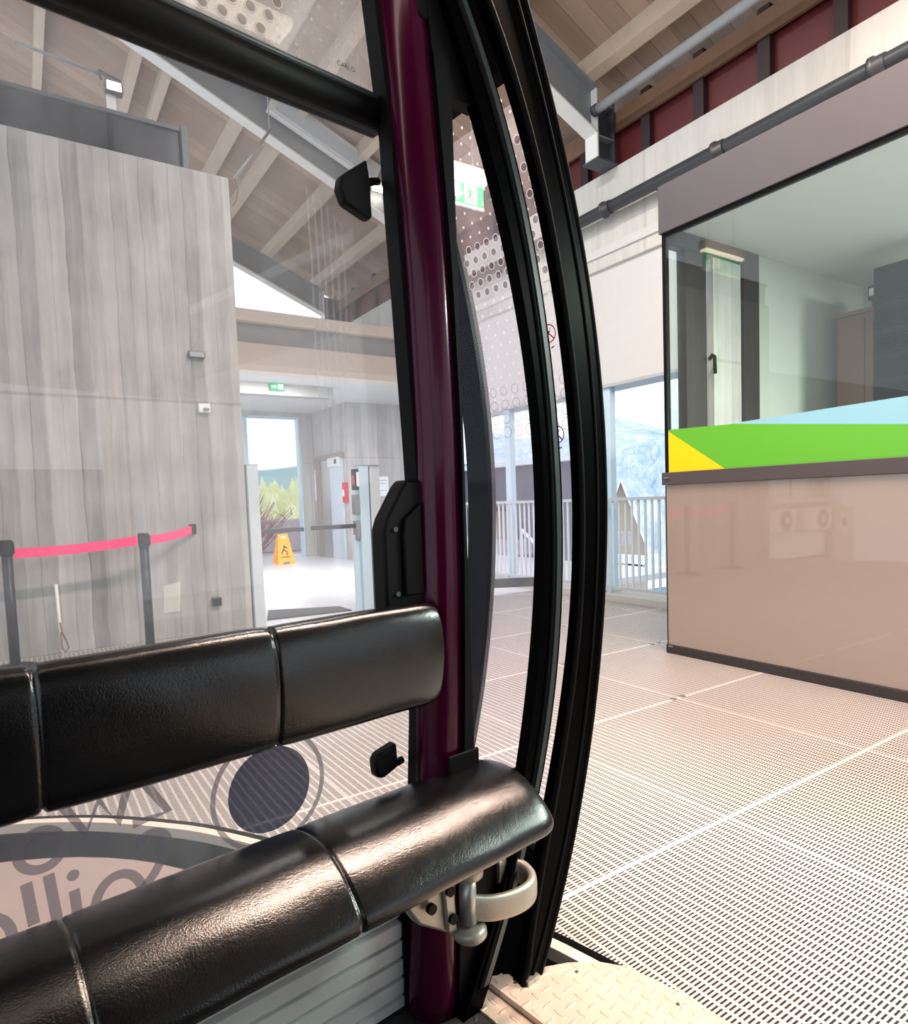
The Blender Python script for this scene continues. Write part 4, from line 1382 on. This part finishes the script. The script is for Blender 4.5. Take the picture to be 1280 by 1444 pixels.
# outbuilding with air conditioners across the line, seen mirrored in the booth panel
t = thing('outbuilding', 'white outbuilding across the line, mirrored in the booth panel', 'building', 'S', (-5, 6.6, -.5))
bx('wall', 'white_paint', (-9, 6.3, -.5), (-2.62, 6.5, 3.0), t)
bx('base', 'white_paint', (-4.75, 6.12, -.10), (-2.65, 6.299, .33), t)
bx('base', 'beige_trim', (-4.75, 6.10, -.45), (-2.65, 6.299, -.16), t)
bx('ledge', 'white_paint', (-4.8, 6.15, .82), (-2.65, 6.299, .90), t)
for u in (-3.3, -4.0, -4.6):
    bx('panel_joint', 'grey_trim', (u, 6.29, .92), (u + .03, 6.299, 2.2), t)
t = thing('meter_column', 'light grey column with round gauge beside the air conditioners, mirrored', 'column', 'S', (-5.1, 6.1, -.5))
bx('column', 'lift_steel', (-5.5, 5.98, -.5), (-4.8, 6.25, .70), t, bev=.01)
bx('upper_pipe', 'post_white', (-5.2, 6.05, .70), (-4.85, 6.2, 2.3), t)
m = MB(); m.tube([(-5.12, 5.965, .44), (-5.12, 5.979, .44)], .17, 24); m.build('gauge', 'white_paint', t)
m = MB(); m.tube([(-5.12, 5.955, .44), (-5.12, 5.964, .44)], .09, 20); m.build('gauge_face', 'dark_steel', t)


def acunit(u, label):
    t = thing('air_conditioner', label, 'air conditioner', 'S', (u, 6.1, .36), 'outdoor air conditioners')
    bx('case', 'white_paint', (u - .42, 5.95, .36), (u + .42, 6.249, .73), t, bev=.015)
    m = MB(); m.tube([(u - .12, 5.94, .545), (u - .12, 5.95, .545)], .165, 28); m.build('fan_grille', 'dark_steel', t)
    m = MB(); m.tube([(u - .12, 5.93, .545), (u - .12, 5.94, .545)], .05, 16); m.build('hub', 'white_paint', t)
    for s in (-.3, .3):
        bx('wall_bracket', 'steel', (u + s - .02, 5.97, .33), (u + s + .02, 6.299, .359), t)


acunit(-3.12, 'white air conditioner on the outbuilding, nearer the concrete wall')
acunit(-4.24, 'white air conditioner on the outbuilding, nearer the grey meter column')

# =================================================================== LIGHT
W_ = bpy.data.worlds.new('World'); SC.world = W_
W_.use_nodes = True
nt = W_.node_tree
bgn = nt.nodes['Background']
bgn.inputs[0].default_value = (.86, .93, 1.0, 1)
bgn.inputs[1].default_value = 1.65


def area(name, loc, rot, size, power, color, frame='S'):
    l = bpy.data.lights.new(name, 'AREA')
    l.shape = 'RECTANGLE'
    l.size, l.size_y = size
    l.energy = power
    l.color = color
    o = bpy.data.objects.new(name, l)
    COL.objects.link(o)
    o.matrix_world = FR[frame] @ Matrix.Translation(Vector(loc)) @ Euler([math.radians(a) for a in rot]).to_matrix().to_4x4()
    return o


WARM = (1.0, .75, .62)
area('added_roof_strip', (2.4, 1.0, 4.5), (0, 0, 0), (3.0, .2), 480, WARM)  # added area light that makes the warm highlight along the seat
area('added_roof_strip', (2.2, 4.1, 5.2), (0, 0, 0), (.3, 1.1), 90, (1, .95, .9))  # added fill under the roof, kept out of view
area('added_booth_fill', (4.6, -.6, 2.70), (0, 0, 0), (.6, 1.6), 480, (.92, 1.0, .94))  # added to brighten the booth inside, no lamp visible there
area('added_hall_fill', (3.0, 9.0, 2.955), (0, 0, 0), (2.4, .4), 230, (.94, .97, 1.0))  # added to brighten the hall, hidden behind the roof lip


def helper_fixture(a, b, label, rods):  # invented housings so the added area lights do not float
    t = thing('added_light_housing', label, 'lamp', 'S', ((a[0] + b[0]) / 2, (a[1] + b[1]) / 2, a[2]))
    bx('housing', 'white_paint', a, b, t, bev=.004)
    for u, v, z in rods:
        m = MB(); m.cyl((u, v, b[2]), (u, v, z), .006, 8); m.build('hanger', 'steel', t)


helper_fixture((.85, .88, 4.503), (3.95, 1.12, 4.56), 'long housing of the added seat-highlight light over the platform, out of view', [(1.2, 1, ztop(1.2) + .15), (3.6, 1, ztop(3.6) + .15)])
helper_fixture((1.98, 3.48, 5.203), (2.42, 4.72, 5.25), 'wide housing of an added fill light high under the roof, out of view', [(2.2, 3.6, ztop(2.2) + .15), (2.2, 4.5, ztop(2.2) + .15)])
helper_fixture((4.28, -1.42, 2.703), (4.92, .22, 2.719), 'flat cover of the added fill light inside the booth, out of view', [])
helper_fixture((1.78, 8.78, 2.958), (4.22, 9.22, 2.98), 'flat cover of the added fill light hidden behind the hall roof lip', [])
SC.view_settings.view_transform = 'Standard'
SC.view_settings.look = 'None'
SC.view_settings.exposure = -0.1
SC.view_settings.gamma = 1.0
SC.view_settings.use_curve_mapping = False
SC.cycles.transparent_max_bounces = 16
SC.cycles.max_bounces = 8

# =================================================================== CAMERA
F_PX, CX, CY = 930.669, 656.721, 766.670
PITCH, ROLL, YAW = -6.46711292e-02, -3.48790013e-02, 8.54666586e-01
ex = Vector((math.sin(YAW), math.cos(YAW)))
ey = Vector((math.sin(YAW - PI / 2), math.cos(YAW - PI / 2)))
fw = Vector((0, math.cos(PITCH), math.sin(PITCH)))
rt = Vector((1, 0, 0))
up = rt.cross(fw)
rt, up = rt * math.cos(ROLL) + up * math.sin(ROLL), up * math.cos(ROLL) - rt * math.sin(ROLL)
def world(v): return Vector((v.x * ex.x + v.y * ex.y, v.x * ey.x + v.y * ey.y, v.z))
rt, up, fw = world(rt), world(up), world(fw)
cam = bpy.data.cameras.new('Camera')
co = bpy.data.objects.new('Camera', cam)
COL.objects.link(co)
mw = Matrix((rt, up, -fw)).transposed().to_4x4()
co.matrix_world = Matrix.Translation((0, 0, 1.05)) @ mw
cam.sensor_fit = 'VERTICAL'
cam.sensor_height = 36.0
cam.sensor_width = 36.0 * 1280 / 1444
cam.lens = F_PX / 1444 * 36.0
# the photograph is cropped off-centre: lens shift is measured in units of the longer side
cam.shift_x = (640 - CX) / 1444
cam.shift_y = (CY - 722) / 1444
cam.clip_start = .02
cam.clip_end = 3000
SC.camera = co
for o in bpy.data.objects:
    for kk in ('_f', '_o'):
        if kk in o: del o[kk]
